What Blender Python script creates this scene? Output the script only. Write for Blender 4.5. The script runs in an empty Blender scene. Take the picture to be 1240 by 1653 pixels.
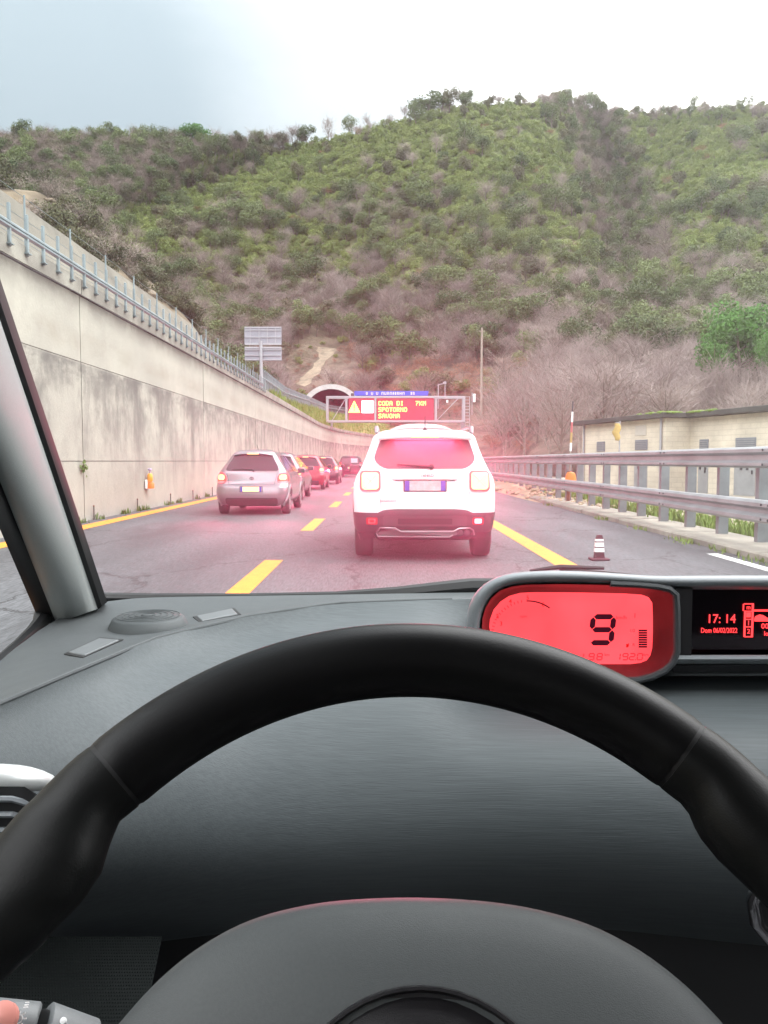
import bpy, bmesh, math, random
import numpy as np
from mathutils import Vector, Matrix, noise as mnoise

random.seed(7)
RNG = np.random.default_rng(7)
sc = bpy.context.scene
COL = sc.collection
R = math.radians

# ------------------------------------------------------------------ camera
EYE = 1.25                      # eye height above the road, metres
F_PX = 1289.0                   # focal length in pixels of the 1240 x 1653 photograph
PITCH = math.atan((826.5 - 744.0) / F_PX)
cam_d = bpy.data.cameras.new('camera')
cam = bpy.data.objects.new('camera', cam_d)
COL.objects.link(cam)
cam.location = (0, 0, EYE)
cam.rotation_euler = (math.pi / 2 - PITCH, 0, 0)
cam_d.sensor_fit = 'VERTICAL'
cam_d.sensor_height = 36.0
cam_d.lens = F_PX / 1653.0 * 36.0
cam_d.clip_start = 0.02
cam_d.clip_end = 4000
sc.camera = cam

# ------------------------------------------------------------------ sky, sun, exposure
SUN_EL, SUN_AZ = R(50), R(138)      # azimuth to the right of straight ahead
world = bpy.data.worlds.new('World')
sc.world = world
world.use_nodes = True
wn, wl = world.node_tree.nodes, world.node_tree.links
wn.clear()
w_out = wn.new('ShaderNodeOutputWorld')
w_bg = wn.new('ShaderNodeBackground')
w_bg.inputs['Strength'].default_value = 0.1
w_sky = wn.new('ShaderNodeTexSky')
w_sky.sky_type = 'NISHITA'
w_sky.sun_disc = False
w_sky.sun_elevation = SUN_EL
w_sky.sun_rotation = SUN_AZ
w_tc = wn.new('ShaderNodeTexCoord')
w_noise = wn.new('ShaderNodeTexNoise')
w_noise.inputs['Scale'].default_value = 2.2
w_noise.inputs['Detail'].default_value = 6
w_noise.inputs['Roughness'].default_value = 0.55
w_map = wn.new('ShaderNodeMapping')
w_map.inputs['Scale'].default_value = (1, 1, 2.2)
wl.new(w_tc.outputs['Generated'], w_map.inputs['Vector'])
wl.new(w_map.outputs['Vector'], w_noise.inputs['Vector'])
# thin bright cloud to the right (towards the sun), a grey bank to the left
w_dot = wn.new('ShaderNodeVectorMath'); w_dot.operation = 'DOT_PRODUCT'
w_dot.inputs[1].default_value = (math.sin(R(62)) * math.cos(R(30)), math.cos(R(62)) * math.cos(R(30)), math.sin(R(30)))
wl.new(w_tc.outputs['Generated'], w_dot.inputs[0])
w_add = wn.new('ShaderNodeMath'); w_add.operation = 'MULTIPLY_ADD'
w_add.inputs[1].default_value = 0.22
wl.new(w_noise.outputs['Fac'], w_add.inputs[0])
wl.new(w_dot.outputs['Value'], w_add.inputs[2])
w_ramp = wn.new('ShaderNodeValToRGB')
cr = w_ramp.color_ramp
cr.interpolation = 'EASE'
cr.elements[0].position = 0.0; cr.elements[0].color = (1.35, 1.36, 1.38, 1)
cr.elements[1].position = 0.92; cr.elements[1].color = (1.6, 1.6, 1.6, 1)
for p_, c_ in ((0.16, (0.200, 0.238, 0.252, 1)), (0.48, (0.190, 0.228, 0.245, 1)), (0.655, (0.315, 0.345, 0.355, 1))):
    e_ = cr.elements.new(p_); e_.color = c_
wl.new(w_add.outputs['Value'], w_ramp.inputs['Fac'])
w_gain = wn.new('ShaderNodeVectorMath'); w_gain.operation = 'SCALE'
w_gain.inputs['Scale'].default_value = 15.0
wl.new(w_ramp.outputs['Color'], w_gain.inputs[0])
# an overcast sky is brighter overhead than near the horizon
w_sep = wn.new('ShaderNodeSeparateXYZ'); wl.new(w_tc.outputs['Generated'], w_sep.inputs[0])
w_el = wn.new('ShaderNodeMapRange'); w_el.inputs[1].default_value = 0.0; w_el.inputs[2].default_value = 1.0
w_el.inputs[3].default_value = 15.0 * 0.55; w_el.inputs[4].default_value = 15.0 * 2.1
wl.new(w_sep.outputs['Z'], w_el.inputs[0]); wl.new(w_el.outputs[0], w_gain.inputs['Scale'])
w_mix = wn.new('ShaderNodeMix'); w_mix.data_type = 'RGBA'
w_mix.inputs[0].default_value = 0.9
wl.new(w_sky.outputs['Color'], w_mix.inputs[6])
wl.new(w_gain.outputs['Vector'], w_mix.inputs[7])
wl.new(w_mix.outputs[2], w_bg.inputs['Color'])
wl.new(w_bg.outputs['Background'], w_out.inputs['Surface'])

sun_d = bpy.data.lights.new('sun', 'SUN')
sun_d.energy = 1.1
sun_d.angle = R(25)
sun_d.color = (1.0, 0.985, 0.95)
sun = bpy.data.objects.new('sun', sun_d)
COL.objects.link(sun)
sd = Vector((math.sin(SUN_AZ) * math.cos(SUN_EL), math.cos(SUN_AZ) * math.cos(SUN_EL), math.sin(SUN_EL)))
sun.rotation_euler = sd.to_track_quat('Z', 'Y').to_euler()
sun.location = sd * 60

vs = sc.view_settings
vs.view_transform = 'Standard'
vs.look = 'None'
vs.exposure = 0.95
vs.gamma = 1
vs.use_curve_mapping = False
sc.cycles.use_denoising = True
sc.cycles.max_bounces = 6
sc.cycles.volume_bounces = 0
sc.cycles.transparent_max_bounces = 6
sc.cycles.sample_clamp_indirect = 4

# ------------------------------------------------------------------ helpers
CP, SP = math.cos(PITCH), math.sin(PITCH)


def ray(px, py):
    a, b = (px - 620.0) / F_PX, (py - 826.5) / F_PX
    return Vector((a, CP - b * SP, -SP - b * CP))


def P(px, py, Y):
    """the point at distance Y ahead that the photograph shows at (px, py)"""
    d = ray(px, py)
    return Vector((0, 0, EYE)) + d * (Y / d.y)


def G(px, py, z=0.0):
    d = ray(px, py)
    return Vector((0, 0, EYE)) + d * ((z - EYE) / d.z)


def lerp(a, b, t):
    return a + (b - a) * t


def interp(tab, x):
    return float(np.interp(x, [p[0] for p in tab], [p[1] for p in tab]))


def wloc(o):
    p = Vector((0, 0, 0))
    while o is not None:
        p = p + o.location
        o = o.parent
    return p


def tag(o, label=None, cat=None, group=None, kind=None):
    if label: o['label'] = label
    if cat: o['category'] = cat
    if group: o['group'] = group
    if kind: o['kind'] = kind
    return o


def thing(name, label, cat, loc=(0, 0, 0), rz=0.0, group=None):
    o = bpy.data.objects.new(name, None)
    o.empty_display_size = 0.2
    COL.objects.link(o)
    o.location = loc
    o.rotation_euler = (0, 0, rz)
    return tag(o, label, cat, group)


class MB:
    """collects shapes for one mesh object"""
    def __init__(self):
        self.v, self.f, self.m = [], [], []
        self.mi = 0

    def add(self, vs_, fs):
        n = len(self.v)
        self.v.extend([tuple(p) for p in vs_])
        self.f.extend([tuple(i + n for i in f) for f in fs])
        self.m.extend([self.mi] * len(fs))
        return self

    def box(self, c, s, rz=0.0, mat=None):
        hx, hy, hz = s[0] / 2, s[1] / 2, s[2] / 2
        pts = [Vector((x, y, z)) for z in (-hz, hz) for x, y in ((-hx, -hy), (hx, -hy), (hx, hy), (-hx, hy))]
        rot = mat if mat is not None else Matrix.Rotation(rz, 3, 'Z')
        c = Vector(c)
        return self.add([rot @ p + c for p in pts],
                        [(3, 2, 1, 0), (4, 5, 6, 7), (0, 1, 5, 4), (1, 2, 6, 5), (2, 3, 7, 6), (3, 0, 4, 7)])

    def bevbox(self, c, s, b=0.01, rz=0.0, mat=None):
        """box with chamfered edges"""
        hx, hy, hz = s[0] / 2, s[1] / 2, s[2] / 2
        b = min(b, hx * .9, hy * .9, hz * .9)
        rot = mat if mat is not None else Matrix.Rotation(rz, 3, 'Z')
        c = Vector(c)
        rings = []
        for z, ins in ((-hz, b), (-hz + b, 0), (hz - b, 0), (hz, b)):
            x, y = hx - ins, hy - ins
            k = b if ins == 0 else b * .6
            rings.append([Vector(p) for p in ((-x + k, -y, z), (x - k, -y, z), (x, -y + k, z), (x, y - k, z), (x - k, y, z), (-x + k, y, z), (-x, y - k, z), (-x, -y + k, z))])
        vs_ = [rot @ p + c for r in rings for p in r]
        fs = [tuple(range(7, -1, -1)), tuple(range(24, 32))]
        for i in range(3):
            for j in range(8):
                fs.append((i * 8 + j, i * 8 + (j + 1) % 8, i * 8 + 8 + (j + 1) % 8, i * 8 + 8 + j))
        return self.add(vs_, fs)

    def loft(self, rings, closed=True, cap=True):
        n = len(rings[0])
        vs_ = [p for r in rings for p in r]
        fs = []
        for i in range(len(rings) - 1):
            for j in range(n if closed else n - 1):
                k = (j + 1) % n
                fs.append((i * n + j, i * n + k, i * n + n + k, i * n + n + j))
        if cap and closed:
            fs.append(tuple(range(n - 1, -1, -1)))
            fs.append(tuple(range((len(rings) - 1) * n, len(rings) * n)))
        return self.add(vs_, fs)

    def tube(self, pts, r, n=8, cap=True):
        pts = [Vector(p) for p in pts]
        rings = []
        up = None
        for i, p in enumerate(pts):
            d = (pts[min(i + 1, len(pts) - 1)] - pts[max(i - 1, 0)]).normalized()
            if up is None:
                up = d.cross(Vector((0, 0, 1)))
                if up.length < 1e-3: up = Vector((1, 0, 0))
            up = (up - d * up.dot(d)).normalized()
            w = d.cross(up)
            rr = r[i] if isinstance(r, (list, tuple)) else r
            rings.append([p + (up * math.cos(2 * math.pi * k / n) + w * math.sin(2 * math.pi * k / n)) * rr for k in range(n)])
        return self.loft(rings, True, cap)

    def lathe(self, prof, c=(0, 0, 0), n=24, axis='Z', mat=None):
        """prof: (radius, height) pairs turned round an axis"""
        c = Vector(c)
        base = {'Z': Matrix.Identity(3), 'X': Matrix.Rotation(R(90), 3, 'Y'), 'Y': Matrix.Rotation(R(-90), 3, 'X')}[axis]
        if mat is not None: base = mat
        rings = [[base @ Vector((r * math.cos(2 * math.pi * k / n), r * math.sin(2 * math.pi * k / n), h)) + c for k in range(n)] for r, h in prof]
        return self.loft(rings)

    def prism(self, poly, d):
        """closed polygon pushed along vector d"""
        a = [Vector(p) for p in poly]
        b = [p + Vector(d) for p in a]
        return self.loft([a, b])

    def build(self, name, mat, parent=None, smooth=False, world=False, angle=40, recalc=True, bevel=0, subd=0):
        me = bpy.data.meshes.new(name)
        off = wloc(parent) if (world and parent is not None) else Vector((0, 0, 0))
        me.from_pydata([(p[0] - off.x, p[1] - off.y, p[2] - off.z) for p in self.v], [], self.f)
        for m in (mat if isinstance(mat, (list, tuple)) else [mat]):
            me.materials.append(m)
        if any(self.m):
            me.polygons.foreach_set('material_index', self.m)
        if recalc:
            bm = bmesh.new(); bm.from_mesh(me)
            bmesh.ops.recalc_face_normals(bm, faces=bm.faces)
            bm.to_mesh(me); bm.free()
        o = bpy.data.objects.new(name, me)
        COL.objects.link(o)
        if parent is not None: o.parent = parent
        if smooth:
            me.polygons.foreach_set('use_smooth', [True] * len(me.polygons))
            if angle < 180:
                me.set_sharp_from_angle(angle=R(angle))
        if bevel:
            b = o.modifiers.new('bevel', 'BEVEL'); b.width = bevel; b.segments = 2; b.limit_method = 'ANGLE'
        if subd:
            s = o.modifiers.new('subd', 'SUBSURF'); s.levels = subd; s.render_levels = subd
        me.update()
        return o


def copy_obj(o, loc=None, parent=None, rz=None):
    c = o.copy()
    COL.objects.link(c)
    if parent is not None: c.parent = parent
    if loc is not None: c.location = loc
    if rz is not None: c.rotation_euler = (0, 0, rz)
    return c


# ------------------------------------------------------------------ materials
def mat(name, col, rough=0.6, metal=0.0, var=0.0, vscale=8.0, bump=0.0, bscale=60.0, emit=None, estr=1.0, coat=0.0, spec=0.5,
        coords='Object', col2=None, stretch=(1, 1, 1), fine=0.0, fscale=300.0):
    m = bpy.data.materials.new(name)
    m.use_nodes = True
    n, l = m.node_tree.nodes, m.node_tree.links
    b = n['Principled BSDF']
    b.inputs['Base Color'].default_value = (*col, 1)
    b.inputs['Roughness'].default_value = rough
    b.inputs['Metallic'].default_value = metal
    b.inputs['Specular IOR Level'].default_value = spec
    b.inputs['Coat Weight'].default_value = coat
    b.inputs['Coat Roughness'].default_value = 0.08
    if emit is not None:
        b.inputs['Emission Color'].default_value = (*emit, 1)
        b.inputs['Emission Strength'].default_value = estr
    if var or bump or fine or col2:
        if coords == 'Position':
            g = n.new('ShaderNodeNewGeometry'); src = g.outputs['Position']
        else:
            tc = n.new('ShaderNodeTexCoord'); src = tc.outputs[coords]
        mp = n.new('ShaderNodeMapping'); mp.inputs['Scale'].default_value = stretch
        l.new(src, mp.inputs['Vector'])
        vec = mp.outputs['Vector']
    colsock = None
    if var or col2:
        nz = n.new('ShaderNodeTexNoise'); nz.inputs['Scale'].default_value = vscale; nz.inputs['Detail'].default_value = 6; nz.inputs['Roughness'].default_value = 0.6
        l.new(vec, nz.inputs['Vector'])
        r = n.new('ShaderNodeValToRGB')
        r.color_ramp.elements[0].position = 0.32; r.color_ramp.elements[1].position = 0.68
        a = [c * (1 - var) for c in col]; d = [min(1, c * (1 + var)) for c in (col2 or col)]
        r.color_ramp.elements[0].color = (*a, 1); r.color_ramp.elements[1].color = (*d, 1)
        l.new(nz.outputs['Fac'], r.inputs['Fac'])
        colsock = r.outputs['Color']
    if fine:
        nz = n.new('ShaderNodeTexNoise'); nz.inputs['Scale'].default_value = fscale; nz.inputs['Detail'].default_value = 2
        l.new(vec, nz.inputs['Vector'])
        mr = n.new('ShaderNodeMapRange'); mr.inputs[3].default_value = 1 - fine; mr.inputs[4].default_value = 1 + fine
        mr.inputs[1].default_value = 0.3; mr.inputs[2].default_value = 0.7
        l.new(nz.outputs['Fac'], mr.inputs[0])
        vm = n.new('ShaderNodeVectorMath'); vm.operation = 'SCALE'
        if colsock is not None: l.new(colsock, vm.inputs[0])
        else: vm.inputs[0].default_value = col
        l.new(mr.outputs[0], vm.inputs['Scale'])
        colsock = vm.outputs['Vector']
    if colsock is not None:
        l.new(colsock, b.inputs['Base Color'])
    if bump:
        nb = n.new('ShaderNodeTexNoise'); nb.inputs['Scale'].default_value = bscale; nb.inputs['Detail'].default_value = 3
        l.new(vec, nb.inputs['Vector'])
        bp = n.new('ShaderNodeBump'); bp.inputs['Strength'].default_value = bump; bp.inputs['Distance'].default_value = 0.01
        l.new(nb.outputs['Fac'], bp.inputs['Height'])
        l.new(bp.outputs['Normal'], b.inputs['Normal'])
    return m


def leaf_mat(name, ca, cb, rough=0.75, patch=0.02):
    """foliage: varies from plant to plant and in broad patches over the slope"""
    m = bpy.data.materials.new(name); m.use_nodes = True
    n, l = m.node_tree.nodes, m.node_tree.links
    b = n['Principled BSDF']; b.inputs['Roughness'].default_value = rough; b.inputs['Specular IOR Level'].default_value = 0.25
    oi = n.new('ShaderNodeObjectInfo')
    g = n.new('ShaderNodeNewGeometry')
    nz = n.new('ShaderNodeTexNoise'); nz.inputs['Scale'].default_value = patch; nz.inputs['Detail'].default_value = 3
    l.new(g.outputs['Position'], nz.inputs['Vector'])
    n2 = n.new('ShaderNodeTexNoise'); n2.inputs['Scale'].default_value = 0.9; n2.inputs['Detail'].default_value = 2
    l.new(g.outputs['Position'], n2.inputs['Vector'])
    a1 = n.new('ShaderNodeMath'); a1.operation = 'MULTIPLY_ADD'; a1.inputs[1].default_value = 0.65
    l.new(oi.outputs['Random'], a1.inputs[0]); l.new(nz.outputs['Fac'], a1.inputs[2])
    a2 = n.new('ShaderNodeMath'); a2.operation = 'MULTIPLY_ADD'; a2.inputs[1].default_value = 0.5
    l.new(n2.outputs['Fac'], a2.inputs[0]); l.new(a1.outputs[0], a2.inputs[2])
    mr = n.new('ShaderNodeMapRange'); mr.inputs[1].default_value = 0.6; mr.inputs[2].default_value = 1.5
    l.new(a2.outputs[0], mr.inputs[0])
    mx = n.new('ShaderNodeMix'); mx.data_type = 'RGBA'
    mx.inputs[6].default_value = (*ca, 1); mx.inputs[7].default_value = (*cb, 1)
    l.new(mr.outputs[0], mx.inputs[0])
    l.new(mx.outputs[2], b.inputs['Base Color'])
    return m


def concrete_wall_mat():
    m = bpy.data.materials.new('stained_concrete'); m.use_nodes = True
    n, l = m.node_tree.nodes, m.node_tree.links
    b = n['Principled BSDF']; b.inputs['Roughness'].default_value = 0.88; b.inputs['Specular IOR Level'].default_value = 0.3
    g = n.new('ShaderNodeNewGeometry')
    def noise(scale, stretch, detail=6, rough=0.6):
        mp = n.new('ShaderNodeMapping'); mp.inputs['Scale'].default_value = stretch
        l.new(g.outputs['Position'], mp.inputs['Vector'])
        t = n.new('ShaderNodeTexNoise'); t.inputs['Scale'].default_value = scale; t.inputs['Detail'].default_value = detail; t.inputs['Roughness'].default_value = rough
        l.new(mp.outputs['Vector'], t.inputs['Vector'])
        return t.outputs['Fac']
    def rng(s, a, b_, c=0.0, d=1.0):
        r = n.new('ShaderNodeMapRange'); r.inputs[1].default_value = a; r.inputs[2].default_value = b_; r.inputs[3].default_value = c; r.inputs[4].default_value = d
        l.new(s, r.inputs[0]); return r.outputs[0]
    def mul(a, b_):
        q = n.new('ShaderNodeMath'); q.operation = 'MULTIPLY'; l.new(a, q.inputs[0]); l.new(b_, q.inputs[1]); return q.outputs[0]
    def mix(f, a, col):
        x = n.new('ShaderNodeMix'); x.data_type = 'RGBA'; l.new(f, x.inputs[0])
        if isinstance(a, tuple): x.inputs[6].default_value = (*a, 1)
        else: l.new(a, x.inputs[6])
        x.inputs[7].default_value = (*col, 1); return x.outputs[2]
    c = mix(rng(noise(0.35, (1, 1, 1.6)), .35, .65), (0.40, 0.395, 0.335), (0.325, 0.32, 0.275))
    c = mix(rng(noise(2.5, (1, 1, 1)), .45, .75, 0, .5), c, (0.29, 0.275, 0.24))
    sep = n.new('ShaderNodeSeparateXYZ'); l.new(g.outputs['Position'], sep.inputs[0])
    # run-off streaks: narrow along the wall, long down it, starting under the pour joint at 3.27 m
    streak = rng(noise(1.0, (1, 1.3, 0.22), 7, .72), .48, .64)
    low = rng(sep.outputs['Z'], 3.30, 3.22)
    fade = rng(sep.outputs['Z'], 0.3, 3.3, .25, 1.0)
    c = mix(mul(mul(streak, mul(low, fade)), rng(noise(0.55, (1, 1, 1), 7, .7), .40, .58, .08, 1.0)), c, (0.125, 0.125, 0.112))
    # dark grime right under that joint and a mottled top band
    blot = mul(mul(low, rng(sep.outputs['Z'], 0.4, 2.6, .25, 1.0)), rng(noise(0.8, (1, 1, .7), 8, .72), .44, .62, 0, .85))
    c = mix(blot, c, (0.15, 0.15, 0.132))
    grime = mul(mul(low, rng(sep.outputs['Z'], 2.5, 3.25)), rng(noise(1.1, (1, .8, 2.0), 8, .75), .42, .58, 0, .95))
    c = mix(grime, c, (0.125, 0.125, 0.112))
    band = mul(mul(rng(sep.outputs['Z'], 3.45, 3.6), rng(sep.outputs['Z'], 3.95, 3.8)), rng(noise(.5, (1, 1, 2), 6, .7), .42, .6, 0, .5))
    c = mix(band, c, (0.27, 0.25, 0.20))
    topb = mul(rng(sep.outputs['Z'], 4.1, 4.55), rng(noise(1.2, (1, 1, 1.3)), .36, .56, .3, .85))
    c = mix(topb, c, (0.17, 0.162, 0.14))
    foot = mul(rng(sep.outputs['Z'], 0.8, 0.0), rng(noise(1.7, (1, 1, 1)), .4, .62, 0, .6))
    c = mix(foot, c, (0.33, 0.32, 0.295))
    l.new(c, b.inputs['Base Color'])
    bp = n.new('ShaderNodeBump'); bp.inputs['Strength'].default_value = 0.35; bp.inputs['Distance'].default_value = 0.02
    l.new(noise(14, (1, 1, 1)), bp.inputs['Height']); l.new(bp.outputs['Normal'], b.inputs['Normal'])
    return m


M = {}
M['concrete'] = concrete_wall_mat()
M['asphalt'] = mat('asphalt', (0.085, 0.088, 0.094), 0.82, var=0.30, vscale=1.1, coords='Position', bump=0.5, bscale=90, fine=0.40, fscale=55, stretch=(1, .10, 1))
M['yellow_paint'] = mat('yellow_road_paint', (0.78, 0.275, 0.020), 0.6, var=0.12, vscale=6, coords='Position', fine=.12, fscale=40)
M['white_paint'] = mat('white_road_paint', (0.72, 0.72, 0.70), 0.6, var=0.12, vscale=6, coords='Position')


def wear(m, dark, scale, lo, hi, stretch=(1, 1, 1), crack=False):
    """worn patches (and cracks) over a painted or paved surface, by position on it"""
    n, l = m.node_tree.nodes, m.node_tree.links
    b = n['Principled BSDF']; src = b.inputs['Base Color'].links[0].from_socket
    g = n.new('ShaderNodeNewGeometry'); mp = n.new('ShaderNodeMapping'); mp.inputs['Scale'].default_value = stretch; l.new(g.outputs['Position'], mp.inputs['Vector'])
    t = n.new('ShaderNodeTexNoise'); t.inputs['Scale'].default_value = scale; t.inputs['Detail'].default_value = 8; t.inputs['Roughness'].default_value = .7; l.new(mp.outputs[0], t.inputs['Vector'])
    f = t.outputs['Fac']
    if crack:
        ds = n.new('ShaderNodeVectorMath'); ds.operation = 'MULTIPLY_ADD'; ds.inputs[1].default_value = (.9, .9, .9); l.new(t.outputs['Color'], ds.inputs[0]); l.new(mp.outputs[0], ds.inputs[2])
        v = n.new('ShaderNodeTexVoronoi'); v.feature = 'DISTANCE_TO_EDGE'; v.inputs['Scale'].default_value = .42; l.new(ds.outputs[0], v.inputs['Vector']); f = v.outputs['Distance']
    r = n.new('ShaderNodeMapRange'); r.inputs[1].default_value = lo; r.inputs[2].default_value = hi; l.new(f, r.inputs[0])
    x = n.new('ShaderNodeMix'); x.data_type = 'RGBA'; l.new(r.outputs[0], x.inputs[0]); l.new(src, x.inputs[6]); x.inputs[7].default_value = (*dark, 1); l.new(x.outputs[2], b.inputs['Base Color'])


wear(M['asphalt'], (.030, .030, .032), 1.2, .011, .003, (1, .6, 1), crack=True)
wear(M['asphalt'], (.055, .056, .060), .55, .56, .66, (1, .22, 1))
wear(M['yellow_paint'], (.16, .11, .06), 3.5, .60, .74, (1, .5, 1))
wear(M['white_paint'], (.18, .18, .18), 3.5, .58, .72)
M['kerb'] = mat('kerb_concrete', (0.26, 0.24, 0.20), 0.9, var=0.3, vscale=1.6, coords='Position', bump=.4, bscale=30)
M['yard'] = mat('pale_gravel', (0.42, 0.38, 0.31), 0.95, var=0.3, vscale=0.9, coords='Position', bump=.6, bscale=12, fine=.25, fscale=20)
M['soil'] = mat('soil', (0.16, 0.125, 0.085), 0.95, var=0.35, vscale=0.15, coords='Position', bump=.6, bscale=3)
M['galv'] = mat('galvanised_steel', (0.30, 0.312, 0.322), 0.5, 0.3, var=0.18, vscale=2.0, coords='Position', bump=.05, bscale=20)
M['galv_post'] = mat('galvanised_post', (0.22, 0.25, 0.262), 0.5, 0.5, var=0.2, vscale=3.0, coords='Position')
M['galv_blue'] = mat('weathered_blue_steel', (0.20, 0.25, 0.262), 0.55, 0.3, var=0.2, vscale=1.5, coords='Position')
M['dark_metal'] = mat('dark_metal', (0.06, 0.06, 0.065), 0.5, 0.6)
M['grey_metal'] = mat('grey_metal', (0.33, 0.34, 0.36), 0.5, 0.4, var=.12, vscale=2)
M['light_metal'] = mat('pale_metal', (0.38, 0.385, 0.41), 0.45, 0.3)
M['panel_grey'] = mat('sign_back_grey', (0.30, 0.31, 0.35), 0.55, 0.3, var=.1, vscale=1.5)
M['black'] = mat('matt_black', (0.012, 0.012, 0.013), 0.7)
M['led_back'] = mat('led_panel_black', (0.03, 0.02, 0.022), 0.6, var=.2, vscale=3)
M['led_panel'] = mat('led_panel_red_bloom', (0.10, 0.02, 0.03), 0.6, var=.2, vscale=3, emit=(1.0, .07, .13), estr=.30)  # the boards' red bloom is put into their base colour and emission
M['led_amber'] = mat('amber_led', (0.5, 0.3, 0.05), 0.5, emit=(1.0, 0.62, 0.10), estr=3.2)
M['led_white'] = mat('white_led', (0.8, 0.8, 0.8), 0.5, emit=(1.0, 1.0, 1.0), estr=2.2)
M['sign_blue'] = mat('sign_blue', (0.03, 0.08, 0.55), 0.4)
M['sign_white'] = mat('sign_white', (0.85, 0.85, 0.85), 0.4)
M['portal'] = mat('portal_concrete', (0.46, 0.47, 0.45), 0.85, var=.15, vscale=.6, coords='Position')
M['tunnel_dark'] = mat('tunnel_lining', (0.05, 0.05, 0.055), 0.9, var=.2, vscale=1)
M['block'] = None
M['orange'] = mat('orange_plastic', (0.85, 0.20, 0.02), 0.5)
M['red'] = mat('red_plastic', (0.45, 0.03, 0.03), 0.5)
M['red_faded'] = mat('faded_red_paint', (0.42, 0.12, 0.12), 0.7)
M['maroon'] = mat('dark_red_rubber', (0.075, 0.018, 0.028), 0.7)
M['rubber'] = mat('tyre_rubber', (0.04, 0.038, 0.038), 0.85, bump=.3, bscale=60)
M['yellow_cloth'] = mat('yellow_cloth', (0.42, 0.31, 0.11), 0.9, var=.2, vscale=4)
M['wood'] = mat('weathered_wood', (0.30, 0.26, 0.22), 0.9, var=.25, vscale=6, stretch=(1, 1, .1))
M['rust'] = mat('rusty_post', (0.20, 0.085, 0.05), 0.9, var=.3, vscale=9)

# vegetation
M['leaf_dark'] = leaf_mat('dark_evergreen_leaves', (0.052, 0.080, 0.032), (0.150, 0.190, 0.072))
M['leaf_mid'] = leaf_mat('macchia_leaves', (0.125, 0.175, 0.046), (0.240, 0.285, 0.092))
M['leaf_bright'] = leaf_mat('bright_pine_needles', (0.036, 0.112, 0.020), (0.076, 0.185, 0.034))
M['leaf_slope'] = leaf_mat('slope_shrub_leaves', (0.045, 0.055, 0.024), (0.115, 0.120, 0.055), patch=.12)
M['leaf_olive'] = leaf_mat('olive_leaves', (0.085, 0.088, 0.050), (0.155, 0.150, 0.085))
M['twig'] = leaf_mat('bare_twigs', (0.175, 0.140, 0.124), (0.335, 0.280, 0.250))
M['twig_red'] = leaf_mat('dry_red_brown_scrub', (0.185, 0.088, 0.056), (0.34, 0.185, 0.115))
M['twig_pale'] = leaf_mat('pale_twigs', (0.215, 0.170, 0.158), (0.345, 0.290, 0.268))
M['bark'] = mat('bark', (0.13, 0.105, 0.085), 0.9, var=.3, vscale=5)
M['bark_pale'] = mat('pale_bark', (0.26, 0.22, 0.19), 0.9, var=.3, vscale=5)
M['grass'] = leaf_mat('fresh_grass', (0.085, 0.15, 0.025), (0.19, 0.27, 0.06), patch=.3)

# =================================================================== THE SETTING
def bend(Y):
    """sideways shift of the carriageway: it bends right past 75 m"""
    return max(0.0, Y - 75.0) ** 2 / 300.0


def strip(name, x0, x1, y0, y1, z, m, parent=None, step=4.0, kind=None):
    b = MB()
    n = max(1, int((y1 - y0) / step))
    rows = []
    for i in range(n + 1):
        Y = lerp(y0, y1, i / n)
        rows.append([(x0 + bend(Y), Y, z), (x1 + bend(Y), Y, z)])
    b.loft(rows, closed=False, cap=False)
    o = b.build(name, m, parent, recalc=False)
    # loft winds the other way for a strip seen from above
    o.data.flip_normals() if o.data.polygons[0].normal.z < 0 else None
    if kind: o['kind'] = kind
    return o


b = MB(); b.add([(-1500, -800, -.06), (1500, -800, -.06), (1500, 2500, -.06), (-1500, 2500, -.06)], [(0, 1, 2, 3)])
ground = b.build('ground', M['soil'], recalc=False); tag(ground, kind='structure')
road = strip('road', -6.25, 4.72, -14, 146, 0.0, M['asphalt'], kind='structure')
for x0, x1, y0, y1, nm, mt in ((-5.85, -5.48, -12, 140, 'edge_line', 'yellow_paint'), (2.05, 2.32, -12, 120, 'edge_line', 'yellow_paint'), (4.34, 4.50, -12, 10.7, 'edge_line', 'white_paint')):
    strip(nm, x0, x1, y0, y1, 0.004, M[mt], road)
for i in range(-1, 9):
    y0 = 7.0 + 7.25 * i
    strip('lane_dash', -1.50, -1.27, y0, y0 + 3.0, 0.004, M['yellow_paint'], road)

# kerb strip that carries the guardrail, in cast lengths
kerb = bpy.data.objects.new('kerb', None); COL.objects.link(kerb); kerb['kind'] = 'structure'
for i in range(30):
    y0 = -2.0 + 3.0 * i
    ym = y0 + 1.5
    b = MB(); b.bevbox((5.17 + bend(ym) + random.uniform(-.012, .012), ym, 0.02), (.92, 2.97, .16 + random.uniform(-.01, .01)), .025, rz=-math.atan(2 * max(0, ym - 75) / 300))
    b.build('kerb_stone', M['kerb'], kerb)
verge = strip('verge', 5.62, 7.6, -12, 60, 0.0, mat('verge_earth', (0.25, 0.22, 0.15), .95, var=.35, vscale=1.2, coords='Position', bump=.6, bscale=8), kind='structure')
yard = strip('yard', 7.6, 40, -12, 60, 0.004, M['yard'], kind='structure')
b = MB(); b.add([(8.0, 4, .008), (30, 4, .008), (30, 20.5, .008), (9.2, 19.5, .008)], [(0, 1, 2, 3)])
lane = b.build('service_road', mat('worn_asphalt', (0.30, 0.29, 0.275), .9, var=.15, vscale=.8, coords='Position'), recalc=False); tag(lane, kind='structure')


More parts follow.
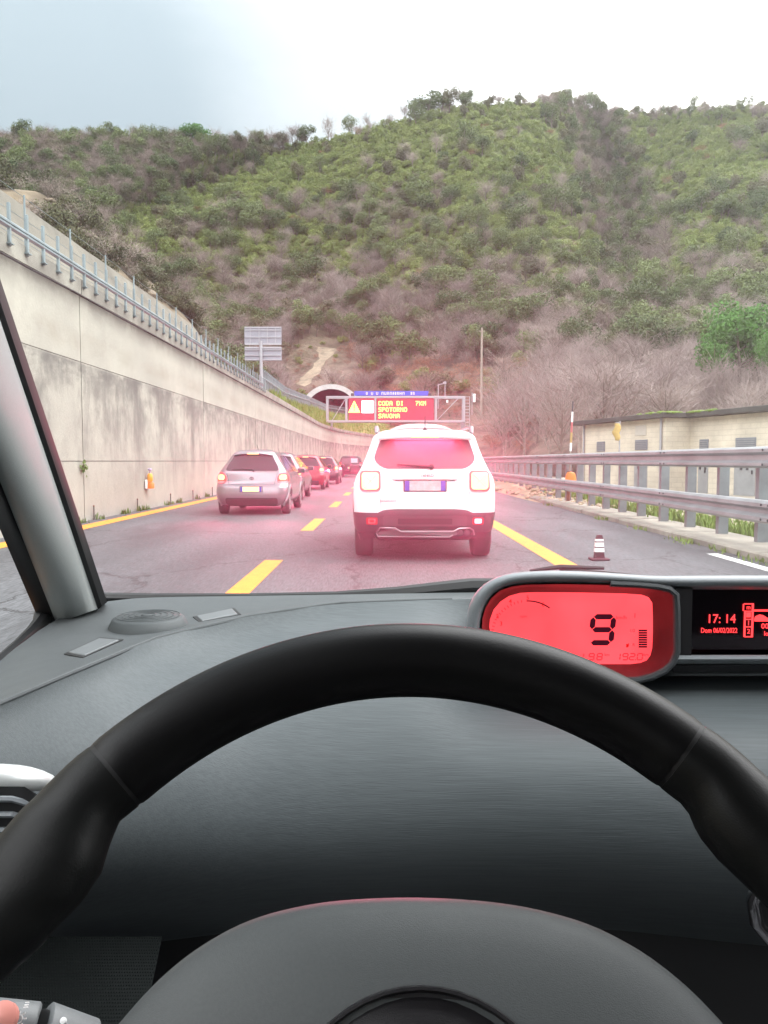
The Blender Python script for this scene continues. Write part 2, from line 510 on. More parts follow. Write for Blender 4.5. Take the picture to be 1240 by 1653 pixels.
def blades(name, spots, hmin, hmax, m, per=10, spread=.12):
    """grass as small leaning blades"""
    V, Fc = [], []
    for (x, y, z, s) in spots:
        for _ in range(per):
            a = random.uniform(0, 6.283); r = abs(random.gauss(0, spread))
            bx, by = x + r * math.cos(a), y + r * math.sin(a)
            h = random.uniform(hmin, hmax) * s; w = h * .10 + .006
            la = random.uniform(0, 6.283); lean = random.uniform(.1, .6) * h
            tx, ty = bx + lean * math.cos(la), by + lean * math.sin(la)
            px, py = -math.sin(la) * w, math.cos(la) * w
            n = len(V)
            V += [(bx - px, by - py, z), (bx + px, by + py, z), ((bx + tx) / 2 + px * .6, (by + ty) / 2 + py * .6, z + h * .6), (tx, ty, z + h)]
            Fc += [(n, n + 1, n + 2), (n, n + 2, n + 3)]
    b = MB(); b.add(V, Fc)
    o = b.build(name, m, recalc=False)
    return tag(o, kind='stuff')


sp = [(random.uniform(5.7, 7.3), random.uniform(8, 34), 0, random.uniform(.5, 1.2)) for _ in range(520)]
sp += [(random.uniform(5.66, 6.2), random.uniform(9, 30), 0, random.uniform(.7, 1.4)) for _ in range(260)]
sp += [(4.70 + random.uniform(-.05, .05), y + random.uniform(-.4, .4), 0, .45) for y in (9.6, 11.2, 12.0, 14.6, 17.1, 12.5, 10.2, 22.4) for _ in range(5)]
blades('verge_grass', sp, .07, .20, M['grass'], per=11)
sp = [(-6.14 + random.uniform(-.03, .06), y + random.uniform(-.25, .25), 0, random.uniform(.4, 1.1)) for y in (15.2, 16.0, 17.2, 18.9, 20.1, 20.6, 22.8, 24.0, 26.0, 27.8) for _ in range(4)]
blades('wall_foot_grass', sp, .08, .20, M['grass'], per=8, spread=.06)

# ------------------------------------------------------------------ concrete retaining wall, pour by pour
WX = -6.20
wall = thing('retaining_wall', 'tall stained concrete retaining wall of cast panels along the left lane', 'wall', (WX, 10, 0))


def wall_pt(x, Y, z):
    return (x + bend(Y), Y, z)


b = MB()
rows = []
for i in range(45):
    Y = -14 + 3.6 * i
    rows.append([wall_pt(-6.9, Y, -.2), wall_pt(-6.25, Y, -.2), wall_pt(-6.25, Y, 4.6), wall_pt(-6.9, Y, 4.6)])
b.loft(rows)
b.build('wall_core', mat('joint_shadow_concrete', (0.10, 0.098, 0.09), .95), wall, world=True)
for k in range(-2, 13):
    ya, yb = 5.4 + 11.1 * k + .02, 5.4 + 11.1 * (k + 1) - .02
    for (z0, z1) in ((0.0, 1.237), (1.252, 3.262), (3.274, 4.60)):
        off = random.uniform(-.006, .006)
        b = MB()
        nn = 1 if yb < 70 else 4
        rings = []
        for q in range(nn + 1):
            Y = lerp(ya, yb, q / nn)
            rings.append([wall_pt(-6.6, Y, z0), wall_pt(WX + off, Y, z0), wall_pt(WX + off, Y, z1), wall_pt(-6.6, Y, z1)])
        b.loft(rings)
        b.build('wall_panel', M['concrete'], wall, world=True)
    b = MB(); rings = []
    nn = 1 if yb < 70 else 4
    for q in range(nn + 1):
        Y = lerp(ya, yb, q / nn)
        rings.append([wall_pt(-6.62, Y, 4.625), wall_pt(WX + .045, Y, 4.625), wall_pt(WX + .045, Y, 4.93), wall_pt(WX + .025, Y, 4.95), wall_pt(-6.62, Y, 4.95)])
    b.loft(rings)
    b.build('coping', M['concrete'], wall, world=True)
b = MB(); b.tube([wall_pt(WX + .075, y, 4.60 - .03 * math.sin(math.pi * ((y - 5.4) % 5.55) / 5.55)) for y in np.arange(4, 95, 1.1)], .017, 6)
o = b.build('cable', M['black'], smooth=True); tag(o, 'black cable strung along the top of the concrete wall under its coping', 'cable')
M['pipe'] = mat('grey_brown_pipe', (.11, .10, .09), .7)
for i, y in enumerate((16.9, 19.9, 23.0, 25.7, 28.6, 31.6)):
    t = thing('drain_pipe', 'short dark drain pipe standing at the foot of the stained concrete wall', 'drain pipe', (WX + .05, y, 0), group='short drain pipes along the wall foot')
    b = MB(); b.tube([(0, 0, 0), (0, 0, .29)], .016, 8); b.build('pipe', M['pipe'], t, smooth=True)
    b = MB(); b.lathe([(.020, .285), (.020, .305), (.014, .312)], n=10); b.build('pipe_cap', M['rust'], t, smooth=True)

# green weed growing out of a joint
wp = P(141, 757, 16.4)
t = thing('wall_weed', 'small green leafy weed growing from a joint of the concrete wall', 'plant', (WX + .02, wp.y, wp.z))
lf = MB()
for i in range(46):
    a = random.uniform(0, 6.28); d = Vector((abs(math.cos(a)) * random.uniform(.02, .09), random.gauss(0, .055), random.gauss(.02, .085)))
    n_ = Vector((random.gauss(0.6, .4), random.gauss(0, .5), random.gauss(.4, .5))).normalized()
    u = n_.cross(Vector((0, 0, 1))).normalized() * .024; v = n_.cross(u).normalized() * .032
    lf.add([d - u, d - v, d + u, d + v], [(0, 1, 2, 3)])
lf.build('leaves', M['grass'], t, recalc=False)
b = MB()
for a in (-.05, 0, .05): b.tube([(0, 0, -.05), (.03, a, .03), (.05, a * 1.6, .10)], .004, 5)
b.build('stem', M['bark'], t)

# orange warning lamp on the wall
lp = P(234, 789, 20.8)
t = thing('warning_lamp', 'orange and white warning lamp fixed to the concrete wall beside the silver hatchback', 'lamp', (WX + .02, 20.8, lp.z))
b = MB(); b.bevbox((.02, 0, .12), (.04, .34, .24), .02); b.build('back_plate', M['sign_white'], t)
b = MB(); b.lathe([(.0, .0), (.10, .01), (.10, .12), (.07, .17), (0, .18)], (.09, .03, 0), 14); b.build('lamp_body', M['orange'], t, smooth=True)
b = MB(); b.lathe([(.05, .18), (.075, .22), (.075, .34), (.045, .40), (0, .41)], (.09, 0, 0), 14)
b.build('lens', mat('amber_lens', (.9, .42, .05), .3), t, smooth=True)
b = MB(); b.tube([(.09, 0, .40), (.09, 0, .52)], .02, 8); b.bevbox((.09, 0, .50), (.09, .12, .07), .02); b.build('handle', mat('mauve_plastic', (.45, .38, .52), .6), t)

# ------------------------------------------------------------------ upper carriageway on top of the wall
FEN = [(-12, -6.3, 4.95), (41, -6.35, 4.95), (62, -7.65, 5.85), (95, -8.8, 7.7), (120, -8.7, 8.6), (150, -4.5, 9.6)]
FXf = lambda Y: interp([(a, b_) for a, b_, c in FEN], Y)
FZf = lambda Y: interp([(a, c) for a, b_, c in FEN], Y)
b = MB(); rows = []
for i in range(56):
    Y = -12 + i * 3.0
    rows.append([(FXf(Y) - .3, Y, FZf(Y) - .02), (FXf(Y) - 8.6, Y, FZf(Y) - .02)])
b.loft(rows, False, False); o = b.build('upper_road', M['asphalt'], recalc=False); tag(o, kind='structure')
if o.data.polygons[0].normal.z < 0: o.data.flip_normals()
b = MB(); rows = []
for i in range(36):
    Y = 44 + i * 3.0
    A, B_ = Vector(wall_pt(-6.6, Y, 4.88)), Vector((FXf(Y) - .35, Y, FZf(Y) - .03))
    row = []
    for q in range(7):
        p = A.lerp(B_, q / 6); p.z += .12 * math.sin(math.pi * q / 6) + .06 * mnoise.noise(p * .7); row.append(p)
    rows.append(row)
b.loft(rows, False, False); bank = b.build('grass_bank', mat('bank_turf', (0.15, 0.17, 0.04), .95, var=.35, vscale=.8, coords='Position', bump=.6, bscale=5), smooth=True); tag(bank, kind='structure')
bank_spots = []
for _ in range(2600):
    Y = random.uniform(46, 146); q = random.random()
    A, B_ = Vector(wall_pt(-6.6, Y, 4.88)), Vector((FXf(Y) - .35, Y, FZf(Y) - .03))
    p = A.lerp(B_, q); bank_spots.append((p.x, p.y, p.z + .1 * math.sin(math.pi * q), random.uniform(.7, 1.5)))
blades('bank_grass', bank_spots, .15, .38, M['grass'], per=5, spread=.3)

# guardrail along the top of the wall
gr = thing('parapet_guardrail', 'blue grey steel guardrail with close posts on top of the concrete wall', 'guardrail', (WX, 14, 4.7))


def wave_profile(h, depth):
    """W-beam section as (out, up) pairs"""
    return [(0, -h / 2), (depth, -h * .36), (depth, -h * .24), (0, -h * .07), (0, h * .07), (depth, h * .24), (depth, h * .36), (0, h / 2)]


def sweep(b, path, prof, side=1):
    """open section swept along a path of (x, y, z) in the direction of travel; out = +side to the right"""
    path = [Vector(p) for p in path]
    rows = []
    for i, p in enumerate(path):
        d = (path[min(i + 1, len(path) - 1)] - path[max(i - 1, 0)]); d.z = 0; d.normalize()
        out = Vector((d.y, -d.x, 0)) * side
        rows.append([p + out * o_ + Vector((0, 0, u)) for o_, u in prof])
    back = [[q - 0.006 * (Vector((1, 0, 0)) * side) for q in r] for r in rows]
    n = len(prof)
    ring = [r + list(reversed(bk)) for r, bk in zip(rows, back)]
    b.loft(ring, True, True)
    return b


b = MB(); sweep(b, [(WX + .07, y, 5.11) for y in np.arange(7, 42.5, 2.0)], [(0, -.075), (.035, -.042), (.035, -.012), (.01, 0), (.035, .012), (.035, .042), (0, .075)])
b.build('rail', M['galv_blue'], gr, world=True, smooth=True, angle=25)
b = MB(); b.bevbox((0, 0, .29), (.05, .06, .70), .008); b.box((0, 0, -.02), (.10, .13, .02))
post0 = b.build('post', M['galv_blue'], gr)
post0.location = (.05 + .02, 9.4 - 14, .12)
for i in range(1, 50):
    copy_obj(post0, (.07, 9.4 + .655 * i - 14, .12), gr)

# wire fence behind it
wf = thing('wire_fence', 'thin grey wire fence on slender posts behind the wall guardrail', 'fence', (-7.4, 12, 4.95))
b = MB(); b.tube([(0, 0, 0), (0, 0, 1.75)], .022, 6)
fp0 = b.build('post', M['galv_blue'], wf)
for i in range(1, 15): copy_obj(fp0, (0, i * 2.4, 0), wf)
b = MB()
for z in (.35, .8, 1.25, 1.7): b.tube([(0, 0, z), (0, 33.6, z)], .006, 4)
b.build('wire', M['galv_blue'], wf)

# fence of the climbing part of the upper carriageway
uf = thing('upper_road_fence', 'dark blue grey fence of close uprights climbing towards the tunnel mouth', 'fence', (FXf(42), 42, FZf(42)))
ys = np.arange(42, 150, 2.1)
for hh, rr in ((.62, .07), (1.02, .03)):
    b = MB(); b.tube([(FXf(y), y, FZf(y) + hh) for y in ys], rr, 6); b.build('rail', M['galv_blue'], uf, world=True, smooth=True)
b = MB(); b.box((0, 0, .55), (.07, .09, 1.12)); p0 = b.build('post', M['galv_blue'], uf)
L0 = wloc(uf)
first = True
for y in np.arange(42, 149, 1.05):
    l_ = Vector((FXf(y) + .03, y, FZf(y))) - L0
    if first: p0.location = l_; first = False
    else: copy_obj(p0, l_, uf)

# road sign seen from behind
sb = P(422, 627, 42.0)
t = thing('road_sign', 'large grey road sign seen from behind on one post above the wall', 'sign', (sb.x, 42, 4.9))
cx_, zt, zb = P(424, 527, 42).x - sb.x, P(424, 527, 42).z - 4.9, P(424, 582, 42).z - 4.9
b = MB(); b.tube([(0, 0, 0), (0, 0, zb + 1.0)], .085, 10); b.build('post', M['light_metal'], t, smooth=True)
w_ = P(454, 550, 42).x - P(394, 550, 42).x
zm = lerp(zb, zt, .44)
for z0, z1 in ((zb, zm - .05), (zm + .05, zt)):
    b = MB(); b.bevbox((cx_, .10, (z0 + z1) / 2), (w_, .03, z1 - z0), .01); b.build('sign_panel', M['panel_grey'], t)
for z in (zb + .04, lerp(zb, zm, .36), lerp(zb, zm, .72), zm - .1, zm + .09, lerp(zm, zt, .45), lerp(zm, zt, .82), zt - .04):
    b = MB(); b.box((cx_, .06, z), (w_ - .06, .05, .045 if abs(z - zm) > .12 else .09)); b.build('crossbar', M['light_metal'], t)
for q in (.16, .40, .62, .84):
    b = MB(); b.box((cx_ - w_ / 2 + w_ * q, .035, (zm + zt) / 2), (.04, .02, zt - zm - .1)); b.build('stiffener', M['light_metal'], t)

# ------------------------------------------------------------------ tunnel mouth of the upper carriageway
TY = 150.0
tc_ = P(535, 668, TY)
tt = thing('tunnel_portal', 'pale concrete tunnel mouth with a round arch at the foot of the hill', 'tunnel', (tc_.x, TY, tc_.z - 1.0))
ro, ri_, hb = 5.75, 4.75, .9
zc = P(535, 620, TY).z - (tc_.z - 1.0) - ro * .9


def arch(r, y, n=24, ky=.9, base=-1.5):
    pts = [(-r, y, base)] + [(-r * math.cos(math.pi * k / n), y, zc + r * ky * math.sin(math.pi * k / n)) for k in range(n + 1)] + [(r, y, base)]
    return pts


b = MB()
A, B_, C_, D_ = arch(ro, 0), arch(ri_, 0), arch(ri_, 26), arch(ro, 10)
n = len(A)
b.add(A + B_ + C_ + D_, [(i, i + 1, n + i + 1, n + i) for i in range(n - 1)] + [(3 * n + i, 3 * n + i + 1, i + 1, i) for i in range(n - 1)])
b.build('portal_ring', M['portal'], tt, smooth=True, angle=30)
b = MB(); b.add(B_ + C_, [(i, i + 1, n + i + 1, n + i) for i in range(n - 1)] + [tuple(range(n, 2 * n))]); b.build('lining', M['tunnel_dark'], tt, smooth=True, angle=30, recalc=False)
b = MB(); b.bevbox((-ro - 2.4, .8, 1.6), (5.2, .8, 6.0), .1); b.build('wing_wall', M['portal'], tt)

# ------------------------------------------------------------------ hillside
SKY = [(-900, 262), (-300, 240), (0, 232), (200, 232), (310, 240), (450, 238), (520, 230), (560, 220), (640, 200), (700, 184), (760, 171), (830, 166), (900, 168), (960, 176), (1010, 184), (1060, 186), (1110, 178), (1200, 176), (1300, 176), (1600, 200), (2200, 260)]
FOOT = [(-900, 690), (430, 690), (590, 692), (640, 735), (800, 738), (900, 741), (2200, 743)]
YN = [(-900, 120), (300, 125), (430, 153), (600, 154), (650, 124), (800, 112), (860, 78), (930, 60), (1300, 56), (2200, 60)]
YF = [(-900, 300), (0, 320), (400, 330), (520, 335), (620, 315), (760, 310), (880, 335), (980, 385), (1060, 370), (1160, 320), (2200, 300)]
GUL = [(0, 990), (.45, 1005), (.6, 1018), (.72, 1008), (.85, 975), (.95, 940), (1, 925)]


def TP(px, t):
    py = lerp(interp(FOOT, px), interp(SKY, px), t)
    y0, y1 = interp(YN, px), interp(YF, px)
    Y = y0 + (y1 - y0) * t
    sm = min(1, max(0, (t - .35) / .3)) * min(1, (1 - t) / .12 + .25)
    Y += 34 * math.exp(-((px - interp(GUL, t)) / 34.0) ** 2) * sm
    # valley between the left hill and the middle spur
    vl = interp([(150, 390), (230, 345), (330, 300), (420, 262), (520, 236)], px)
    if 60 < px < 540:
        Y += 26 * math.exp(-((py - vl) / 30.0) ** 2) * (1 - abs(px - 330) / 270)
    q = Vector((px * .012, t * 6, 3.3))
    Y += 9 * mnoise.noise(q) * min(1, t * 4) * (1 - t * .6) + 3.5 * mnoise.noise(q * 2.7) * min(1, t * 4)
    return P(px, py, Y)


pxs = np.concatenate([np.arange(-900, -100, 40), np.arange(-100, 1400, 12), np.arange(1400, 2200, 40)])
ts = np.linspace(0, 1, 74)
b = MB(); rows = []
rows.append([tuple(TP(px, 0) + Vector((0, -6, -12))) for px in pxs])
for t in ts: rows.append([tuple(TP(px, t)) for px in pxs])
rows.append([tuple(TP(px, 1) + Vector((0, 25, -1))) for px in pxs])
rows.append([tuple(TP(px, 1) + Vector((0, 120, -60))) for px in pxs])
b.loft(rows, False, False)


def hill_mat():
    m = bpy.data.materials.new('hillside_scrub'); m.use_nodes = True
    n, l = m.node_tree.nodes, m.node_tree.links
    bs = n['Principled BSDF']; bs.inputs['Roughness'].default_value = .95; bs.inputs['Specular IOR Level'].default_value = .1
    g = n.new('ShaderNodeNewGeometry')
    def nz(s, d=5):
        t_ = n.new('ShaderNodeTexNoise'); t_.inputs['Scale'].default_value = s; t_.inputs['Detail'].default_value = d; l.new(g.outputs['Position'], t_.inputs['Vector']); return t_.outputs['Fac']
    sep = n.new('ShaderNodeSeparateXYZ'); l.new(g.outputs['Position'], sep.inputs[0])
    ad = n.new('ShaderNodeMath'); ad.operation = 'MULTIPLY_ADD'; ad.inputs[1].default_value = 90; l.new(nz(.02), ad.inputs[0]); l.new(sep.outputs['Z'], ad.inputs[2])
    mr = n.new('ShaderNodeMapRange'); mr.inputs[1].default_value = 60; mr.inputs[2].default_value = 130; l.new(ad.outputs[0], mr.inputs[0])
    def ramp(f, a, c_):
        r = n.new('ShaderNodeValToRGB'); r.color_ramp.elements[0].position = .35; r.color_ramp.elements[1].position = .65
        r.color_ramp.elements[0].color = (*a, 1); r.color_ramp.elements[1].color = (*c_, 1); l.new(f, r.inputs['Fac']); return r.outputs['Color']
    lo = ramp(nz(.35), (.11, .088, .07), (.19, .15, .12)); hi = ramp(nz(.3), (.055, .075, .025), (.125, .145, .05))
    mx = n.new('ShaderNodeMix'); mx.data_type = 'RGBA'; l.new(mr.outputs[0], mx.inputs[0]); l.new(lo, mx.inputs[6]); l.new(hi, mx.inputs[7])
    l.new(mx.outputs[2], bs.inputs['Base Color'])
    bp = n.new('ShaderNodeBump'); bp.inputs['Strength'].default_value = .9; bp.inputs['Distance'].default_value = .6; l.new(nz(1.2, 4), bp.inputs['Height']); l.new(bp.outputs['Normal'], bs.inputs['Normal'])
    return m


hill = b.build('hillside', hill_mat(), smooth=True, angle=180); tag(hill, kind='structure')

# pale dirt gully above the tunnel
DG = [(508, 559, 545, 563), (515, 567, 540, 570), (514, 578, 531, 581), (507, 590, 521, 594), (496, 602, 511, 606), (482, 612, 501, 616), (474, 619, 494, 624)]


def hill_at(px, py):
    t = (interp(FOOT, px) - py) / (interp(FOOT, px) - interp(SKY, px))
    p = TP(px, max(0, min(1, t)))
    return p


b = MB(); rows = []
for i in range(21):
    s = i / 20 * (len(DG) - 1); k = min(int(s), len(DG) - 2); u = s - k
    a = [lerp(DG[k][j], DG[k + 1][j], u) for j in range(4)]
    row = []
    for q in range(6):
        w = q / 5
        wob = 7.0 * mnoise.noise(Vector((i * .5, q * 3.1, 0))) if q in (0, 5) else 0
        p = hill_at(lerp(a[0], a[2], w) + wob, lerp(a[1], a[3], w))
        d = (Vector((0, 0, EYE)) - p).normalized()
        row.append(p + d * .25 + Vector((0, 0, .15 * mnoise.noise(Vector((i, q, 5))))))
    rows.append(row)
b.loft(rows, False, False)
o = b.build('dirt_track', mat('pale_sandy_soil', (0.24, 0.20, 0.14), .95, var=.4, vscale=.5, coords='Position', bump=.8, bscale=2), smooth=True); tag(o, kind='structure')

# cut slope and rocky hillside on the left above the upper carriageway
def CS(Y, s):
    """s: 0 at the road edge, 1 top of the shotcrete, 2 rocky crest, 3 far behind"""
    fade = max(0.0, min(1.0, (112 - Y) / 42))
    fx = -14.6 if Y < 60 else lerp(-14.6, FXf(Y) - 8.8, min(1, (Y - 60) / 40))
    P0 = Vector((fx + 3.4 * (Y < 60) * 1.0, Y, FZf(Y) - .1))
    if Y >= 60: P0.x = lerp(-11.2, FXf(Y) - 8.8, min(1, (Y - 60) / 40))
    top1 = lerp(7.5, 11.2, fade) if Y > 70 else 11.2
    P1 = Vector((P0.x - 2.9, Y, max(top1, P0.z + 1.5)))
    P2 = Vector((P1.x - 6.2, Y, P1.z + lerp(2.0, 6.0, fade) * min(1, max(.10, (Y - 32) / 18))))
    P3 = Vector((P2.x - 30, Y, P2.z + 4))
    if s <= 1: p = P0.lerp(P1, s)
    elif s <= 2: p = P1.lerp(P2, s - 1)
    else: p = P2.lerp(P3, s - 2)
    return p


def cs_rocky(Y, s):
    p = CS(Y, s)
    q = Vector((p.y * .16, p.z * .22, s))
    k = max(0, min(1, (s - 1) * 3))
    return p + Vector((.9 * mnoise.noise(q), 0, .75 * mnoise.noise(q + Vector((7, 1, 2))) + .35 * mnoise.noise(q * 3.1))) * k


b = MB(); b.loft([[tuple(CS(Y, s) + Vector((.03 * mnoise.noise(Vector((Y, s * 5, 0))), 0, 0))) for s in np.linspace(0, 1, 7)] for Y in np.arange(4, 112, 1.5)], False, False)
o = b.build('shotcrete_slope', mat('shotcrete', (0.17, 0.16, 0.13), .95, var=.25, vscale=.5, coords='Position', bump=.6, bscale=6), smooth=True); tag(o, kind='structure')
b = MB(); b.loft([[tuple(cs_rocky(Y, s)) for s in np.concatenate([np.linspace(1, 2, 22), np.linspace(2.05, 3, 6)])] for Y in np.arange(4, 120, 1.2)], False, False)
o = b.build('rocky_slope', mat('dry_rocky_earth', (0.075, 0.060, 0.040), .95, var=.35, vscale=.45, coords='Position', col2=(.17, .135, .085), bump=1.0, bscale=2.5), smooth=True, angle=50); tag(o, kind='structure')

# =================================================================== VEGETATION
def leaf_quads(cent, rad, per, size, rng, squash=.8, droop=0.0):
    V = []
    for c, r in zip(cent, rad):
        d = rng.normal(size=(per, 3)); d /= np.linalg.norm(d, axis=1)[:, None]
        rr = r * rng.uniform(.55, 1.08, per)[:, None]
        p = np.array(c) + d * rr * np.array([1, 1, squash])
        nn = d + rng.normal(size=(per, 3)) * .55; nn /= np.linalg.norm(nn, axis=1)[:, None]
        u = np.cross(nn, rng.normal(size=(per, 3))); u /= np.linalg.norm(u, axis=1)[:, None]
        w = np.cross(nn, u)
        s = size * rng.uniform(.6, 1.3, per)[:, None]
        V.append(np.stack([p - u * s * .5, p - w * s * .35, p + u * s * .5, p + w * s * .35], 1).reshape(-1, 3))
    V = np.concatenate(V)
    return V


def mesh_np(name, V, nq, m, extra=None):
    """quads from a vertex array (4 each) plus an optional (verts, faces) pair"""
    F = [tuple(range(i * 4, i * 4 + 4)) for i in range(nq)]
    vl = [tuple(p) for p in V]
    mats = [m]
    me = bpy.data.meshes.new(name)
    if extra is not None:
        ev, ef, em = extra
        k = len(vl); vl += [tuple(p) for p in ev]; F += [tuple(i + k for i in f) for f in ef]
        mats.append(em)
    me.from_pydata(vl, [], F)
    for q in mats: me.materials.append(q)
    if extra is not None:
        me.polygons.foreach_set('material_index', [0] * nq + [1] * len(ef))
    me.update()
    return me


def trunk_geo(h, r, rng, limbs=5, spread=1.6):
    b = MB()
    lean = rng.uniform(-.12, .12, 2) * h
    b.tube([(0, 0, -.8), (lean[0] * .3, lean[1] * .3, h * .4), (lean[0], lean[1], h * .85)], [r, r * .75, r * .3], 6)
    for k in range(limbs):
        a = rng.uniform(0, 6.28); z = h * rng.uniform(.3, .65); q = spread * rng.uniform(.6, 1.1)
        c, s = math.cos(a), math.sin(a)
        b.tube([(lean[0] * z / h, lean[1] * z / h, z), (c * q * .5, s * q * .5, z + q * .35), (c * q, s * q, z + q * .8)], [r * .5, r * .35, r * .12], 5)
    return b


TREE = {}      # kind -> list of (crown mesh, trunk mesh, joined mesh)


def proto(kind, crown_V, nq, leafm, tb, barkm):
    cr_ = mesh_np(kind + '_crown', crown_V, nq, leafm)
    tr = bpy.data.meshes.new(kind + '_trunk'); tr.from_pydata(tb.v, [], tb.f); tr.materials.append(barkm); tr.update()
    jn = mesh_np(kind, crown_V, nq, leafm, (tb.v, tb.f, barkm))
    TREE.setdefault(kind, []).append((cr_, tr, jn))


def make_evergreen(kind, leafm, seed, h=6.0, w=2.9, flat=.75, per=150, nclump=13, size=.33, z0=.45, barkm=None):
    rng = np.random.default_rng(seed)
    cent, rad = [], []
    for k in range(nclump):
        a = rng.uniform(0, 6.283); q = w * math.sqrt(rng.uniform(0, 1)) * .72; zz = h * (z0 + (1 - z0) * rng.uniform(0, .82) * (1 - .55 * (q / w) ** 2))
        cent.append((q * math.cos(a), q * math.sin(a), zz)); rad.append(w * rng.uniform(.30, .52))
    V = leaf_quads(cent, rad, per, size, rng, flat)
    V[:, 2] = np.maximum(V[:, 2], .05)
    proto(kind, V, len(V) // 4, leafm, trunk_geo(h * .8, .05 * h * .5, rng, 5, w * .6), barkm or M['bark'])


def make_bare(kind, twigm, seed, h=7.0, w=2.6, n=620, barkm=None, thick=.05, up=.75, limb=9):
    rng = np.random.default_rng(seed)
    b = MB()
    r0 = h * .022
    b.tube([(0, 0, -.8), (rng.normal() * .2, rng.normal() * .2, h * .35), (rng.normal() * .4, rng.normal() * .4, h * .8)], [r0, r0 * .75, r0 * .25], 6)
    tips = []
    for k in range(limb):
        a = k * 2.4 + rng.uniform(-.4, .4); z = h * rng.uniform(.18, .6); q = w * rng.uniform(.55, 1)
        c, s = math.cos(a), math.sin(a)
        e = Vector((c * q, s * q, min(h * .95, z + q * rng.uniform(.7, 1.5))))
        m_ = Vector((c * q * .45, s * q * .45, z + (e.z - z) * .4))
        b.tube([(0, 0, z), m_, e], [r0 * .5, r0 * .34, r0 * .12], 5)
        tips += [m_.lerp(e, .3), m_.lerp(e, .7), e, Vector((0, 0, h * .7))]
    Vs = []
    for i in range(n):
        t_ = tips[rng.integers(len(tips))]
        o_ = Vector(rng.normal(size=3)) * w * .22 + t_
        o_.z = min(max(o_.z, h * .12), h * 1.02)
        d = Vector((o_.x * .5, o_.y * .5, 0)) + Vector(rng.normal(size=3)) * .8
        d.z = abs(d.z) * up + .5 * up
        d.normalize(); L_ = rng.uniform(.5, 1.5) * h / 7
        sd_ = d.cross(Vector(rng.normal(size=3))).normalized() * thick * rng.uniform(.6, 1.2)
        e = o_ + d * L_
        Vs += [o_ - sd_ * .5, o_ + sd_ * .5, e + sd_ * .2, e - sd_ * .2]
    V = np.array([tuple(v) for v in Vs])
    proto(kind, V, len(V) // 4, twigm, b, barkm or M['bark'])


for s in range(4): make_evergreen('evergreen_tree', M['leaf_dark'], 10 + s, h=6.4 + s * .4, w=2.6 + .2 * s, flat=.95)
for s in range(3): make_evergreen('olive_green_tree', M['leaf_olive'], 60 + s, h=6.0, w=2.5, flat=.95)
for s in range(4): make_evergreen('green_shrub', M['leaf_mid'], 20 + s, h=2.6, w=1.9, per=100, nclump=10, size=.25, z0=.1)
for s in range(4): make_bare('bare_tree', M['twig'], 30 + s, h=7.0 + .5 * s, w=2.5 + .2 * s, n=800, thick=.055, limb=12)
for s in range(3): make_bare('pale_bare_tree', M['twig_pale'], 40 + s, h=8.0, w=2.4, n=1150, thick=.03, limb=12, barkm=M['bark_pale'], up=1.1)
for s in range(3): make_bare('dry_shrub', M['twig_red'], 50 + s, h=2.2, w=1.6, n=420, thick=.05, limb=7, up=.5)
for s in range(4): make_evergreen('slope_shrub', M['leaf_slope'], 80 + s, h=1.5, w=1.2, per=150, nclump=11, size=.115, z0=.05)
for s in range(2): make_bare('slope_dry_bush', M['twig'], 90 + s, h=1.2, w=.9, n=520, thick=.018, limb=8, up=.6)
make_evergreen('bright_pine', M['leaf_bright'], 71, h=8.5, w=4.0, per=420, nclump=22, size=.30, z0=.30, flat=.9)
make_evergreen('umbrella_pine', M['leaf_bright'], 72, h=9.0, w=6.0, per=130, nclump=18, size=.6, z0=.55, flat=.55)


def zone(px, py, t):
    """odds of each kind of plant at a place on the hill"""
    gul = math.exp(-((px - interp(GUL, t)) / 45.0) ** 2) if t > .3 else 0
    if 500 < px < 860 and t < .26 and py > 566:
        return [('dry_shrub', .80), ('green_shrub', .08), ('bare_tree', .07), ('olive_green_tree', .05)]
    if px >= 790 and t < .24:
        return [('pale_bare_tree', .58), ('bare_tree', .36), ('dry_shrub', .06)]
    if px < 520 and t > .30:
        k = max(0, min(1, (px - 330 - (py - 250) * -1.1) / 90))
        if py < interp([(0, 360), (200, 350), (330, 300), (420, 262), (520, 225)], px):
            return [('bare_tree', .52), ('evergreen_tree', .28), ('olive_green_tree', .14), ('green_shrub', .06)]
    lo = max(0, min(1, (py - 430) / 110))
    w = {'green_shrub': .78 * (1 - lo) + .06 * lo, 'evergreen_tree': .015 + .24 * lo, 'olive_green_tree': .025 + .15 * lo, 'bare_tree': .008 + .53 * lo, 'pale_bare_tree': .004 + .13 * lo, 'dry_shrub': .012}
    if py > 320: w['green_shrub'] *= .8; w['evergreen_tree'] += .04; w['bare_tree'] += .03
    if gul > .1:
        w['green_shrub'] *= 1 - gul; w['evergreen_tree'] += .30 * gul; w['bare_tree'] += .35 * gul; w['olive_green_tree'] += .25 * gul
    pn = mnoise.noise(Vector((px * .013, py * .018, 2.0)))
    w['bare_tree'] *= max(.1, 1 + 1.6 * pn); w['evergreen_tree'] *= max(.15, 1 - 1.4 * pn)
    return list(w.items())


